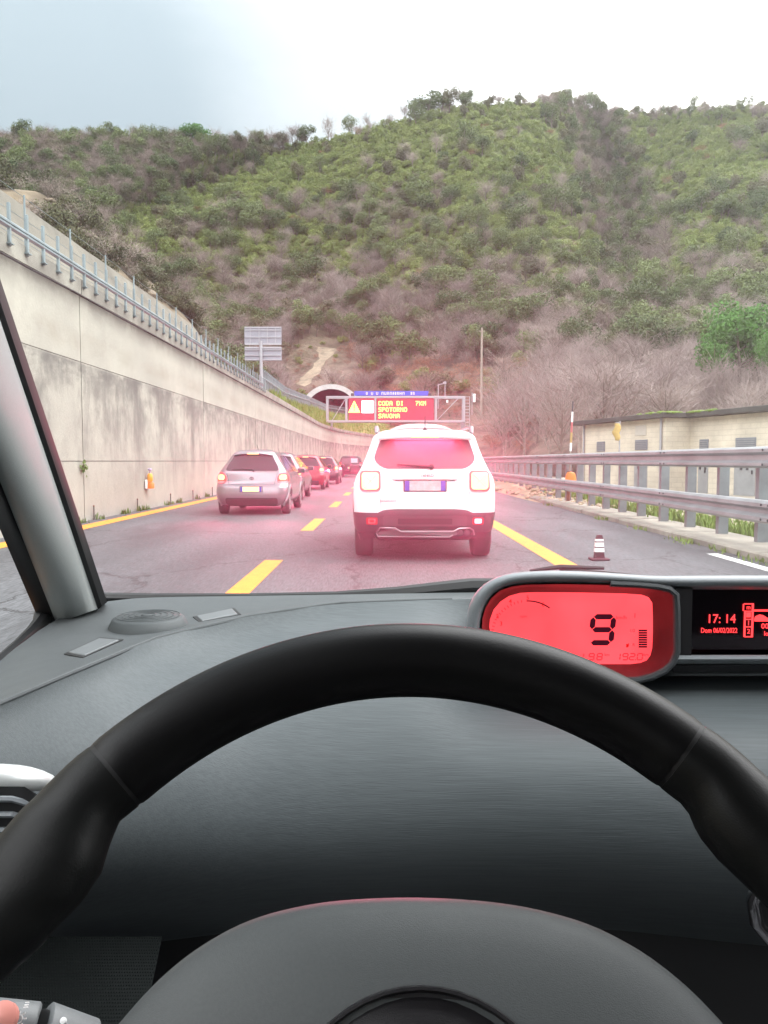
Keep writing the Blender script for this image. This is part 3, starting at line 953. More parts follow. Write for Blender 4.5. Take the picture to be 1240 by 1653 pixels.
SIZE = {'evergreen_tree': (.7, 1.4), 'olive_green_tree': (.65, 1.3), 'green_shrub': (.7, 1.5), 'bare_tree': (.6, 1.05), 'pale_bare_tree': (.65, 1.1), 'dry_shrub': (.7, 1.4)}
rr = random.Random(11)
cand = []
t = 0.004
while t < 1.0:
    Ym = TP(620, t).y
    px = -120 + rr.uniform(0, 20)
    pitch_ = 3.5 if t < .5 else 2.75
    while px < 1370:
        p0 = TP(px, t)
        step = pitch_ / p0.y * F_PX
        tt_ = min(.999, max(.001, t + rr.uniform(-.006, .006)))
        qx = px + rr.uniform(-.5, .5) * step
        p = TP(qx, tt_)
        py = lerp(interp(FOOT, qx), interp(SKY, qx), tt_)
        z_ = zone(qx, py, tt_)
        tot = sum(k for _, k in z_); pick = rr.uniform(0, tot)
        for kd, k in z_:
            pick -= k
            if pick <= 0: break
        s = rr.uniform(*SIZE[kd])
        if 462 < qx < 562 and 556 < py < 645:
            kd = 'dry_shrub' if rr.random() < .6 else 'green_shrub'; s = rr.uniform(.35, .6)
        # keep clear: tunnel mouth, upper road, dirt track, building and yard
        ok = True
        if p.y < 166 and abs(p.x - tc_.x) < 11 and p.z < 22: ok = False
        if p.y < 158 and p.x < 0 and p.z < 14: ok = False
        if 470 < qx < 552 and 556 < py < 628:
            for k in range(len(DG) - 1):
                if DG[k][1] - 2 <= py <= DG[k + 1][1] + 5 and DG[k][0] - 2 < qx < DG[k][2] + 2: ok = False
        if p.x < 34 and p.y < 50: ok = False
        if abs(p.x - bend(p.y)) < 8 and p.y < 138: ok = False
        if px < 330 and p.y < 118: ok = False
        if ok: cand.append((p, kd, s, rr.uniform(0, 6.28), rr.randrange(100), s * (7 if 'tree' in kd else 2.4) / p.y))
        px += step
    gain = (TP(620, min(1, t + .01)) - TP(620, t)).length / .01
    t += pitch_ / max(60, gain) * .95
px = -30.0
while px < 1330:
    if True:
        p = TP(px, rr.uniform(.965, .998))
        kd = rr.choice(['bare_tree', 'bare_tree', 'evergreen_tree', 'green_shrub', 'olive_green_tree']) if (px < 480 or px > 850) else rr.choice(['green_shrub', 'green_shrub', 'green_shrub', 'olive_green_tree', 'bare_tree'])
        s = rr.uniform(.45, .85) if 'tree' in kd else rr.uniform(.8, 1.4)
        cand.append((p, kd, s, rr.uniform(0, 6.28), rr.randrange(100), s * (7 if 'tree' in kd else 2.4) / p.y))
    px += rr.uniform(5, 10) if px < 850 else rr.uniform(3, 7)
cand.sort(key=lambda c: -c[5])
LIMIT = {'evergreen_tree': 150, 'olive_green_tree': 110, 'green_shrub': 240, 'bare_tree': 190, 'pale_bare_tree': 95, 'dry_shrub': 230}
TXT = {'evergreen_tree': ('dark green leafy tree standing in the wood on the hillside', 'tree', 'dark evergreen trees on the hillside'),
       'olive_green_tree': ('dull olive green tree among bare trees on the hillside', 'tree', 'olive green trees on the hillside'),
       'green_shrub': ('low yellowish green shrub growing on the steep hillside', 'shrub', 'green shrubs on the hillside'),
       'bare_tree': ('bare leafless grey brown tree in the wood on the hillside', 'tree', 'bare trees on the hillside'),
       'pale_bare_tree': ('pale slender leafless tree at the foot of the hillside', 'tree', 'pale bare trees at the hill foot'),
       'dry_shrub': ('dry reddish brown scrub bush on the lower slope', 'shrub', 'dry red brown bushes on the slope')}
used = {k: 0 for k in LIMIT}
rest = []


def plant(kind, p, s, rz, i, parts, label=None, cat=None, group=None, sz=None):
    cm, tm, jm = TREE[kind][i % len(TREE[kind])]
    if parts:
        o = bpy.data.objects.new(kind, None); o.empty_display_size = .3; COL.objects.link(o)
        for nm, me in (('trunk', tm), ('crown', cm)):
            c = bpy.data.objects.new(nm, me); COL.objects.link(c); c.parent = o
    else:
        o = bpy.data.objects.new(kind, jm); COL.objects.link(o)
    o.location = p; o.rotation_euler = (0, 0, rz); o.scale = (s, s, sz or s)
    L_ = TXT.get(kind, (None, None, None))
    tag(o, label or L_[0], cat or L_[1], group if (group or label) else L_[2])
    return o


for c in cand:
    p, kd, s, rz, i, app = c
    if used[kd] < LIMIT[kd]:
        used[kd] += 1
        plant(kd, p - Vector((0, 0, .15)), s, rz, i, app * F_PX > 42)
    else:
        rest.append(c)

# the rest of the wood: one mass of thousands
SRC = bpy.data.collections.new('wood_sources')
src_idx = {}
for kd in TREE:
    src_idx[kd] = []
names = []
for kd in LIMIT:
    for j, (cm, tm, jm) in enumerate(TREE[kd]):
        o = bpy.data.objects.new('zz%02d_%s' % (len(names), kd), jm); SRC.objects.link(o)
        src_idx[kd].append(len(names)); names.append(o.name)
me = bpy.data.meshes.new('hillside_wood')
me.from_pydata([tuple(c[0] - Vector((0, 0, .15))) for c in rest], [], [])
for nm, tp, vals in (('scl', 'FLOAT', [c[2] for c in rest]), ('rz', 'FLOAT', [c[3] for c in rest]), ('idx', 'INT', [src_idx[c[1]][c[4] % len(src_idx[c[1]])] for c in rest])):
    a = me.attributes.new(nm, tp, 'POINT'); a.data.foreach_set('value', vals)
wood = bpy.data.objects.new('hillside_wood', me); COL.objects.link(wood); tag(wood, 'mass of mixed bare and green trees and scrub covering the hillside', 'woodland', kind='stuff')
ng = bpy.data.node_groups.new('wood_scatter', 'GeometryNodeTree')
ng.interface.new_socket('Geometry', in_out='INPUT', socket_type='NodeSocketGeometry')
ng.interface.new_socket('Geometry', in_out='OUTPUT', socket_type='NodeSocketGeometry')
gi, go = ng.nodes.new('NodeGroupInput'), ng.nodes.new('NodeGroupOutput')
m2p = ng.nodes.new('GeometryNodeMeshToPoints')
iop = ng.nodes.new('GeometryNodeInstanceOnPoints'); iop.inputs['Pick Instance'].default_value = True
ci = ng.nodes.new('GeometryNodeCollectionInfo'); ci.inputs['Collection'].default_value = SRC; ci.inputs['Separate Children'].default_value = True; ci.inputs['Reset Children'].default_value = True


def nattr(nm, tp):
    q = ng.nodes.new('GeometryNodeInputNamedAttribute'); q.data_type = tp; q.inputs['Name'].default_value = nm
    return [s_ for s_ in q.outputs if s_.enabled and s_.name == 'Attribute'][0]


cx = ng.nodes.new('ShaderNodeCombineXYZ'); ng.links.new(nattr('rz', 'FLOAT'), cx.inputs['Z'])
e2r = ng.nodes.new('FunctionNodeEulerToRotation'); ng.links.new(cx.outputs[0], e2r.inputs[0])
ng.links.new(gi.outputs[0], m2p.inputs['Mesh']); ng.links.new(m2p.outputs['Points'], iop.inputs['Points'])
ng.links.new(ci.outputs[0], iop.inputs['Instance']); ng.links.new(nattr('idx', 'INT'), iop.inputs['Instance Index'])
ng.links.new(e2r.outputs[0], iop.inputs['Rotation']); ng.links.new(nattr('scl', 'FLOAT'), iop.inputs['Scale'])
ng.links.new(iop.outputs[0], go.inputs[0])
md = wood.modifiers.new('scatter', 'NODES'); md.node_group = ng
print('HILL plants', len(cand), 'individuals', sum(used.values()), 'rest', len(rest), used)


def at_hill(px, py, sink=.3):
    p = hill_at(px, py); p.z -= sink; return p


def single(kind, px, py, hpx, label, wide=1.0, i=0, at=None, nat=None, cat='tree', group=None, parts=True):
    """a plant one can single out: foot at (px, py), hpx pixels tall"""
    p = at if at is not None else at_hill(px, py)
    hm = hpx / F_PX * p.y
    s = hm / nat
    return plant(kind, p, s * wide, random.uniform(0, 6.28), i, parts, label, cat, group, sz=s)


single('umbrella_pine', 312, 243, 40, 'broad bright green umbrella pine standing out on the left skyline', 1.05, nat=9)
single('evergreen_tree', 183, 238, 38, 'dark round tree on the left skyline beside the umbrella pine', 1.15, 1, nat=6.5)
single('evergreen_tree', 417, 241, 30, 'small dark round tree on the skyline between umbrella pine and spur', 1.0, 2, nat=6.5)
single('evergreen_tree', 495, 236, 30, 'dark tree on the skyline at the foot of the green spur', 1.1, 3, nat=6.5)
single('bare_tree', 530, 230, 42, 'lone tall leafless tree on the skyline against the grey cloud', .62, 1, nat=7.5)
single('bare_tree', 592, 212, 24, 'short leafless tree on the skyline of the rising spur', .8, 2, nat=7.5)
single('bare_tree', 654, 198, 30, 'leafless bushy tree on the skyline left of the dark clump', .9, 0, nat=7.5)
single('evergreen_tree', 690, 192, 42, 'dark wide tree at the left end of the summit clump', 1.7, 1, nat=6.5)
single('evergreen_tree', 712, 187, 34, 'dark tree between the two ends of the summit clump', 1.2, 2, nat=6.5)
single('olive_green_tree', 726, 185, 46, 'tallest rounded tree in the middle of the summit clump', .9, 0, nat=6.2)
single('evergreen_tree', 752, 180, 36, 'dark small tree at the right end of the summit clump', 1.0, 0, nat=6.5)
pb = P(1195, 622, 66)
single('bright_pine', 0, 0, 150, 'big vivid green pine above the roof of the cream building', .95, at=Vector((pb.x, 66, pb.z - .5)), nat=8.6)
pb = P(1262, 610, 60)
single('bright_pine', 0, 0, 95, 'second vivid green pine at the right edge behind the cream building', .9, at=Vector((pb.x, 60, pb.z)), nat=8.6)
single('evergreen_tree', 720, 486, 56, 'rounded dark green tree on the middle of the slope above the gantry', 1.1, 3, nat=6.8)
single('evergreen_tree', 905, 500, 56, 'dark conical tree low on the slope above the striped pole', 1.0, 1, nat=6.4)

# shrubs and rocks of the rocky slope on the left
rs = random.Random(5)
n_s = 0
for i in range(230):
    Y = rs.uniform(40, 106); s_ = 1.05 + rs.random() * 1.1
    p = cs_rocky(Y, min(2.1, s_))
    if rs.random() < .36:
        plant('slope_dry_bush', p - Vector((0, 0, .1)), rs.uniform(.6, 1.4), rs.uniform(0, 6), i, False, 'dry brown bush on the rocky slope above the concrete wall', 'shrub', 'dry bushes on the rocky slope')
    else:
        plant('slope_shrub', p - Vector((0, 0, .15)), rs.uniform(.5, 1.25), rs.uniform(0, 6), i, False, 'low olive green shrub on the rocky slope above the concrete wall', 'shrub', 'green shrubs on the rocky slope')
M['rock'] = mat('pale_rock', (0.19, 0.155, 0.11), .95, var=.3, vscale=2.5, bump=.8, bscale=4)
for i in range(34):
    Y = rs.uniform(46, 100); p = cs_rocky(Y, rs.uniform(1.1, 2.0))
    bm = bmesh.new(); bmesh.ops.create_icosphere(bm, subdivisions=2, radius=1.0)
    sc_ = Vector((rs.uniform(.5, 1.0), rs.uniform(.6, 1.4), rs.uniform(.35, .8))) * rs.uniform(.3, .75)
    q = rs.uniform(0, 50)
    for v in bm.verts:
        v.co = Vector((v.co.x * sc_.x, v.co.y * sc_.y, v.co.z * sc_.z)) * (1 + .35 * mnoise.noise(v.co * 1.3 + Vector((q, 0, 0))) + .15 * mnoise.noise(v.co * 3.3 + Vector((0, q, 0))))
    me = bpy.data.meshes.new('boulder'); bm.to_mesh(me); bm.free(); me.materials.append(M['rock'])
    o = bpy.data.objects.new('boulder', me); COL.objects.link(o); o.location = p
    tag(o, 'pale weathered rock lying in the dry slope above the concrete wall', 'rock', 'pale rocks on the slope above the wall')
pl = P(318, 520, 78)
o = single('bare_tree', 0, 0, 62, 'dark leaning leafless tree on the rocky slope above the wall', .8, 1, at=Vector((pl.x, 78, pl.z - .5)), nat=7.5)
o.rotation_euler = (0, R(24), 1.0)
# bare trees and bushes between the guardrail and the hill, right of the white car
for i, (px, py, hp, Y, kd, lab) in enumerate([
    (812, 752, 150, 70, 'pale_bare_tree', 'slender leafless tree just right of the white car roof'),
    (845, 752, 175, 66, 'pale_bare_tree', 'tall pale leafless tree between white car and striped pole'),
    (884, 752, 165, 62, 'pale_bare_tree', 'pale leafless tree left of the striped pole'),
    (905, 750, 120, 55, 'bare_tree', 'bushy leafless tree behind the striped pole'),
    (935, 745, 130, 58, 'pale_bare_tree', 'leafless tree touching the left corner of the cream building')]):
    q = P(px, py, Y)
    single(kd, 0, 0, hp, lab, .75, i, at=Vector((q.x, Y, max(0, q.z - .2))), nat=8)

# =================================================================== ROADSIDE THINGS
FONT = {'A': '0E11111F111111', 'C': '0E11101010110E', 'D': '1E11111111111E', 'I': '0E04040404040E', 'K': '11121418141211', 'M': '111B1515111111', 'N': '11191513111111', 'O': '0E11111111110E',
        'P': '1E11111E101010', 'R': '1E11111E141211', 'S': '0F10100E01011E', 'T': '1F040404040404', 'V': '11111111110A04', '7': '1F010204080808', ' ': '00000000000000'}


def dot_text(b, text, x, y, z, ch, adv):
    """5 x 7 dot letters as small raised squares; z is the top line"""
    d = ch / 7.0
    for i, c in enumerate(text):
        g = FONT[c]
        for r in range(7):
            bits = int(g[r * 2:r * 2 + 2], 16)
            for q in range(5):
                if bits >> (4 - q) & 1:
                    cx_ = x + i * adv + (q + .5) * adv / 6.2
                    b.box((cx_, y, z - (r + .5) * d), (adv / 6.2 * .98, .02, d * .98))


GY = 86.0
gp = lambda px, py, dy=0.0: P(px, py, GY + dy)
gl = gp(527, 680)
ga = thing('message_gantry', 'grey steel gantry over the road carrying a lit amber message board', 'gantry', (gp(640, 680).x, GY, 0))
zt, zb = gp(640, 641).z, gp(640, 680).z
xl, xr = gp(528, 660).x, gp(749, 660).x
b = MB()
for y in (GY, GY + 1.3):
    for z in (zt, zb): b.bevbox(((xl + xr) / 2, y, z), (xr - xl + .2, .2, .2), .02)
b.build('chord', M['light_metal'], ga, world=True)
for px in (528, 559, 606, 704, 749):
    x = gp(px, 660).x
    for y in (GY, GY + 1.3):
        b = MB(); b.bevbox((x, y, (zt + zb) / 2), (.2, .16, zt - zb - .2), .02); b.build('upright', M['light_metal'], ga, world=True)
    b = MB(); b.tube([(x, GY + .1, zb), (x, GY + 1.25, zt)], .05, 6); b.build('brace', M['light_metal'], ga, world=True)
for a, c in ((531, 556), (707, 746)):
    b = MB(); b.tube([(gp(a, 0).x, GY + 1.2, zb), (gp(c, 0).x, GY + 1.2, zt)], .05, 6); b.build('brace', M['light_metal'], ga, world=True)
xL = -6.35 + bend(GY)
b = MB(); b.bevbox((xL + .3, GY + .65, 4.9 + (zb - 4.9) / 2), (.22, .3, zb - 4.9), .02); b.build('leg', M['grey_metal'], ga, world=True)
b = MB(); b.bevbox((xr - .1, GY + .65, zb / 2), (.35, .35, zb), .03); b.build('leg', M['grey_metal'], ga, world=True)
x0 = xr + .15
b = MB()
for x in (x0, x0 + .5): b.tube([(x, GY + .4, 0), (x, GY + .4, zt + .1)], .045, 6)
for k in range(24): b.tube([(x0, GY + .4, .3 + k * .34), (x0 + .5, GY + .4, .3 + k * .34)], .03, 5)
b.build('ladder', M['light_metal'], ga, world=True)
# boards
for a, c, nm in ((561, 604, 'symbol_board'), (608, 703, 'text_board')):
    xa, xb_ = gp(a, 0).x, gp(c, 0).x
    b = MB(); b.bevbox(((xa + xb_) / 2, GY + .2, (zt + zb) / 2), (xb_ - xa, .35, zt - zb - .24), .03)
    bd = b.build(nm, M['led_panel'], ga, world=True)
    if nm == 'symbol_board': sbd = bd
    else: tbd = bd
fy = GY + .01
b = MB()
p1, p2, p3 = gp(562.5, 666), gp(581.5, 666), gp(572, 647)
b.prism([(p1.x, fy, p1.z), (p2.x, fy, p2.z), (p3.x, fy, p3.z)], (0, -.03, 0))
b.build('warning_triangle', M['led_amber'], sbd, world=True)
b = MB(); q = gp(572, 660)
b.box((q.x, fy - .04, q.z + .25), (.13, .02, .42)); b.box((q.x, fy - .04, q.z - .12), (.13, .02, .12)); b.build('exclamation_mark', M['led_back'], sbd, world=True)
a, c = gp(584, 647), gp(603, 666.5)
b = MB(); b.box(((a.x + c.x) / 2, fy, (a.z + c.z) / 2), (c.x - a.x, .03, a.z - c.z)); b.build('white_symbol', M['led_white'], sbd, world=True)
ch = gp(0, 648).z - gp(0, 655).z
adv = gp(617.1, 0).x - gp(611, 0).x
for txt, px, py in (('CODA DI', 611, 647.5), ('7KM', 671, 647.5), ('SPOTORNO', 611, 657.7), ('SAVONA', 611, 668)):
    b = MB(); q = gp(px, py); dot_text(b, txt, q.x, fy, q.z, ch, adv)
    b.build('lettering', M['led_amber'], tbd, world=True)
a, c = gp(572, 631), gp(692, 638.6)
b = MB(); b.bevbox(((a.x + c.x) / 2, GY + .2, (a.z + c.z) / 2), (c.x - a.x, .1, a.z - c.z), .02); bs = b.build('blue_sign', M['sign_blue'], ga, world=True)
b = MB(); x = gp(590, 0).x; rb = random.Random(3)
while x < gp(672, 0).x:
    w = rb.choice([.16, .2, .2, .24]); h = (a.z - c.z) * .58
    if rb.random() < .82:
        zc_ = (a.z + c.z) / 2
        b.box((x + .03, GY + .135, zc_), (.055, .02, h)); b.box((x + w - .05, GY + .135, zc_), (.05, .02, h))
        b.box((x + w / 2, GY + .135, zc_ + rb.choice([-1, 0, 1]) * h * .42), (w - .06, .02, h * .16))
    x += w + .07
b.build('lettering', M['sign_white'], bs, world=True)
for px in (569, 694):
    q = gp(px, 637); b = MB(); b.bevbox((q.x, GY + .2, q.z - .05), (.35, .3, .42), .04); b.build('lamp_box', M['dark_metal'], ga, world=True)
b = MB(); q0, q1 = gp(707.5, 660, 1.3), gp(707.5, 621, 1.3)
b.tube([q0, q1], .06, 6); b.tube([q1, gp(720, 618.5, 1.3)], .05, 6); b.tube([gp(718.5, 640, 1.3), gp(718.5, 615, 1.3)], .05, 6); b.box(gp(718, 618, 1.3), (.35, .2, .22))
b.build('mast', M['light_metal'], ga, world=True)
q = gp(722, 648, .2); b = MB(); b.bevbox(q, (.22, .3, .3), .03); b.build('camera_box', M['sign_white'], ga, world=True)

# poles on the slope
q = hill_at(777, 668); top = P(777, 529, q.y)
t = thing('utility_pole', 'tall weathered wooden utility pole rising from the slope right of the gantry', 'pole', q - Vector((0, 0, .5)))
b = MB(); b.tube([(0, 0, 0), (0, 0, top.z - q.z + .5)], [.24, .16], 10); b.build('shaft', M['wood'], t, smooth=True)
b = MB(); b.box((0, -.1, top.z - q.z - .1), (.9, .12, .14)); b.build('crossarm', M['wood'], t)
q = hill_at(762, 670); top = P(762, 634, q.y)
t = thing('camera_pole', 'thin pale pole with a white box at its top between gantry and utility pole', 'pole', q - Vector((0, 0, .4)))
h_ = top.z - q.z + .4
b = MB(); b.tube([(0, 0, 0), (0, 0, h_)], .07, 8); b.build('shaft', M['light_metal'], t, smooth=True)
b = MB(); b.bevbox((.38, -.05, h_ - .9), (.42, .3, 1.45), .05); b.bevbox((.2, 0, h_ - .4), (.4, .08, .08), .01); b.build('cabinet', M['sign_white'], t)

# right guardrail: two W-beams on close posts
gr = thing('guardrail', 'grey galvanised guardrail with two beams on close posts along the right shoulder', 'guardrail', (5.2, 12, 0))
ysr = [-6, 2, 10, 20, 30, 40, 50, 60, 70, 76, 82, 88, 94, 100]
b = MB(); sweep(b, [(5.17 + bend(y), y, 1.30) for y in ysr], [(-.02, -.15), (.045, -.145), (.085, -.115), (.085, -.075), (.02, -.04), (.02, .03), (.085, .07), (.085, .115), (.045, .145), (-.03, .15)], side=-1)
b.build('upper_beam', M['galv'], gr, world=True, smooth=True, angle=28)
b = MB(); sweep(b, [(5.17 + bend(y), y, .56) for y in ysr], [(0, -.16), (.05, -.155), (.088, -.12), (.088, -.07), (.02, -.025), (.02, .025), (.088, .07), (.088, .12), (.05, .155), (0, .16)], side=-1)
b.build('lower_beam', M['galv'], gr, world=True, smooth=True, angle=28)
b = MB()
sec = [(-.078, -.055), (.078, -.055), (.078, -.038), (-.06, -.038), (-.06, .038), (.078, .038), (.078, .055), (-.078, .055)]
b.loft([[(x, y, z) for x, y in sec] for z in (.09, 1.40)])
gp0 = b.build('post', M['galv_post'], gr)
b = MB(); b.bevbox((-.11, 0, .56), (.1, .11, .16), .01); b.bevbox((-.11, 0, 1.30), (.1, .11, .16), .01)
gs0 = b.build('spacer', M['galv'], gr)
for i in range(70):
    y = 3.35 + 1.325 * i
    l_ = Vector((5.36 + bend(y) - 5.2, y - 12, 0))
    if i == 0: gp0.location = l_; gs0.location = l_
    else: copy_obj(gp0, l_, gr); copy_obj(gs0, l_, gr)
for i in range(20):
    y = 2.69 + 3.975 * i
    for z in (.56, 1.30):
        # splice bolts on the beam laps
        b = MB()
        for dy in (-.1, .1):
            for dz in (-.1, .1): b.lathe([(.016, 0), (.016, .012), (.008, .016)], (5.082 + bend(y), y + dy, z + dz), 8, mat=Matrix.Rotation(R(-90), 3, 'Y'))
        if y < 30: b.build('splice_bolt', M['dark_metal'], gr, world=True)

# small rubber lane marker standing on the shoulder
q = G(967, 904)
t = thing('lane_marker', 'small dark red rubber marker with white bands standing on the right shoulder', 'marker', (q.x, q.y, 0))
b = MB(); b.bevbox((0, 0, .014), (.235, .20, .028), .01); b.build('base', M['maroon'], t)
b = MB(); pr = [(.064, .028), (.06, .05), (.044, .27), (.036, .295), (.03, .318)]
b.loft([[(-w, -w * .6, z), (w, -w * .6, z), (w * 1.1, 0, z), (w, w * .6, z), (-w, w * .6, z), (-w * 1.1, 0, z)] for w, z in pr]); b.build('body', M['maroon'], t)
for z0, z1 in ((.105, .155), (.17, .225), (.24, .268)):
    b = MB(); b.loft([[(-w, -w * .6 - .002, z), (w, -w * .6 - .002, z), (w * 1.1, 0, z), (w, w * .6 + .002, z), (-w, w * .6 + .002, z), (-w * 1.1, 0, z)] for w, z in ((interp([(.05, .0615), (.27, .0455)], z0), z0), (interp([(.05, .0615), (.27, .0455)], z1), z1))])
    b.build('reflective_band', M['sign_white'], t)

# striped ranging pole with an orange lamp behind the guardrail
q = P(917, 814, 22.9)
t = thing('marker_pole', 'slender leaning pole striped red and white with an orange lamp low on it', 'pole', (q.x, 22.9, 0))
top = P(925, 648, 22.9); tx, tz = top.x - q.x, top.z
b = MB(); b.tube([(0, 0, 0), (tx * .3, 0, .95)], .055, 8); b.build('stake', M['rust'], t)
segs = [(.30, .52, 'wood', .02), (.52, .60, 'sign_white', .03), (.60, .70, 'yellow_cloth', .032), (.70, .80, 'red_faded', .03), (.80, .90, 'sign_white', .025), (.90, 1.0, 'dark_metal', .022)]
for a, c, m_, r_ in segs:
    b = MB(); b.tube([(tx * a, 0, tz * a), (tx * c, 0, tz * c)], r_, 8); b.build('pole_band', M[m_], t)
b = MB(); zc_ = P(922, 770, 22.9).z; b.lathe([(.04, -.12), (.16, -.11), (.15, .02), (.11, .12), (.03, .15)], (tx * .42 + .02, -.02, zc_), 14); b.build('lamp', M['orange'], t, smooth=True)
q = P(803, 770, 44)
t = thing('site_lamp', 'small orange site lamp on a short stake behind the far guardrail', 'lamp', (q.x, 44, 0))
b = MB(); b.tube([(0, 0, 0), (0, 0, q.z + .1)], .04, 6); b.build('stake', M['rust'], t)
b = MB(); b.lathe([(.05, 0), (.2, .02), (.2, .25), (.12, .42), (.05, .46)], (0, 0, q.z - .05), 12); b.build('lamp_body', M['orange'], t, smooth=True)

# yellow bag on a thin pole
q = P(996, 690, 27.5)
t = thing('thin_pole', 'thin grey pole with a cross hook in front of the cream building', 'pole', (q.x + .1, 27.5, 0))
b = MB(); b.tube([(0, 0, 0), (0, 0, q.z + .22)], .025, 6); b.build('shaft', M['grey_metal'], t)
b = MB(); b.tube([(0, -.02, q.z + .15), (-.16, -.04, q.z + .17)], .012, 5); b.build('hook', M['grey_metal'], t)
bz0, bz1 = P(0, 711, 27.5).z, P(0, 684, 27.5).z
b = MB(); rings = []
for k in range(10):
    u = k / 9; z = lerp(bz1, bz0, u); w = .035 + .085 * math.sin(math.pi * min(1, .15 + u * .75)) ** .8
    rings.append([(math.cos(a) * w * (1 + .25 * math.sin(3 * a + k)) + .02 * math.sin(k), math.sin(a) * w * .5 * (1 + .2 * math.cos(4 * a + k)), z + .015 * math.sin(5 * a)) for a in np.linspace(0, 2 * math.pi, 15)[:-1]])
b.loft(rings)
o = b.build('yellow_bag', M['yellow_cloth'], smooth=True, angle=180); o.location = (q.x - .02, 27.44, 0); tag(o, 'yellow cloth bag hanging from the thin pole before the cream building', 'bag')

# rubble heaped at the kerb
b = MB()
for i in range(420):
    Y = random.uniform(20, 44); x = random.gauss(5.25, .42)
    if Y < 24: x = random.gauss(5.5, .2)
    s_ = random.uniform(.03, .15) * (1.2 if Y > 27 else .8)
    hx = .10 + .28 * math.exp(-((x - 5.4) / .4) ** 2) * random.random() * (Y > 25)
    m_ = Matrix.Rotation(random.uniform(0, 6), 3, 'Z') @ Matrix.Rotation(random.uniform(-.6, .6), 3, 'X')
    b.bevbox((x, Y, max(s_ * .3, hx)), (s_ * random.uniform(.8, 1.8), s_, s_ * random.uniform(.5, 1)), s_ * .25, mat=m_)
o = b.build('rubble', mat('tan_rubble', (0.36, 0.29, 0.20), .95, var=.3, vscale=3, coords='Position')); tag(o, 'tan stones and rubble heaped along the kerb under the guardrail', 'rubble', kind='stuff')
b = MB(); rows = []
for i in range(15):
    Y = 24 + i * 1.5; e = math.sin(math.pi * i / 14)
    rows.append([(4.55 + q * .22 + .1 * mnoise.noise(Vector((i, q, 0))), Y, .006 + e * (.32 * math.sin(math.pi * min(1, q / 6)) + .06 * mnoise.noise(Vector((i * .9, q * .9, 3)))) if q else -.01) for q in range(7)])
b.loft(rows, False, False); o = b.build('dirt_heap', mat('tan_dirt', (0.33, 0.26, 0.17), .95, var=.3, vscale=2, coords='Position', bump=.8, bscale=10), smooth=True); tag(o, 'long low heap of tan dirt at the kerb under the far guardrail', 'dirt heap')

# ------------------------------------------------------------------ cream block building
def block_mat():
    m = bpy.data.materials.new('cream_blockwork'); m.use_nodes = True
    n, l = m.node_tree.nodes, m.node_tree.links
    bs = n['Principled BSDF']; bs.inputs['Roughness'].default_value = .9
    tc = n.new('ShaderNodeTexCoord'); sp_ = n.new('ShaderNodeSeparateXYZ'); l.new(tc.outputs['Object'], sp_.inputs[0])
    ad = n.new('ShaderNodeMath'); ad.operation = 'ADD'; l.new(sp_.outputs['X'], ad.inputs[0]); l.new(sp_.outputs['Y'], ad.inputs[1])
    cb = n.new('ShaderNodeCombineXYZ'); l.new(ad.outputs[0], cb.inputs['X']); l.new(sp_.outputs['Z'], cb.inputs['Y'])
    br = n.new('ShaderNodeTexBrick'); br.inputs['Scale'].default_value = 1.0; br.inputs['Brick Width'].default_value = .5; br.inputs['Row Height'].default_value = .2
    br.inputs['Mortar Size'].default_value = .012; br.inputs['Color1'].default_value = (.56, .515, .415, 1); br.inputs['Color2'].default_value = (.535, .49, .395, 1); br.inputs['Mortar'].default_value = (.46, .42, .34, 1)
    l.new(cb.outputs[0], br.inputs['Vector'])
    nz = n.new('ShaderNodeTexNoise'); nz.inputs['Scale'].default_value = 1.2; nz.inputs['Detail'].default_value = 5; l.new(tc.outputs['Object'], nz.inputs['Vector'])
    mr = n.new('ShaderNodeMapRange'); mr.inputs[1].default_value = .3; mr.inputs[2].default_value = .7; mr.inputs[3].default_value = .82; mr.inputs[4].default_value = 1.12; l.new(nz.outputs['Fac'], mr.inputs[0])
    vm = n.new('ShaderNodeVectorMath'); vm.operation = 'SCALE'; l.new(br.outputs['Color'], vm.inputs[0]); l.new(mr.outputs[0], vm.inputs['Scale']); l.new(vm.outputs[0], bs.inputs['Base Color'])
    bp = n.new('ShaderNodeBump'); bp.inputs['Strength'].default_value = .5; bp.inputs['Distance'].default_value = .01; bp.invert = True; l.new(br.outputs['Fac'], bp.inputs['Height']); l.new(bp.outputs['Normal'], bs.inputs['Normal'])
    return m


BRZ = math.atan2(-.968, .25)
bu = thing('service_building', 'low cream blockwork building with flat mossy roof and grey doors behind the guardrail', 'building', (9.4, 38, 0), BRZ)
bm_ = block_mat(); doorm = mat('grey_steel_door', (0.27, 0.285, 0.29), .55, .1, var=.15, vscale=2); louv = mat('dark_louvre', (0.16, 0.18, 0.205), .5)
RH = 2.93
b = MB(); b.box((3.35, 3.5, RH / 2 - .1), (6.7, 7.0, RH + .2)); b.build('block_wall', bm_, bu)
b = MB(); b.box((15.0, 4.55, RH / 2 - .1), (16.6, 6.9, RH + .2)); b.build('block_wall', bm_, bu)
roofm = mat('dark_roof_edge', (0.055, 0.058, 0.05), .85, var=.3, vscale=1.5)
b = MB(); b.bevbox((3.2, 3.5, RH + .10), (7.6, 7.7, .2), .02); rf = b.build('roof', roofm, bu)
b = MB(); b.bevbox((15.35, 4.5, RH + .11), (16.7, 7.6, .2), .02); b.build('roof', roofm, bu)
bank_ = MB()
for k in range(160):
    x = random.gauss(7.1, .7); s_ = random.uniform(.04, .11)
    bank_.bevbox((x, -.34 + random.uniform(0, .9) + (1.05 if x > 7.0 else 0), RH + .21), (s_ * 2, s_ * 2, s_), s_ * .3)
bank_.build('moss', M['grass'], rf)
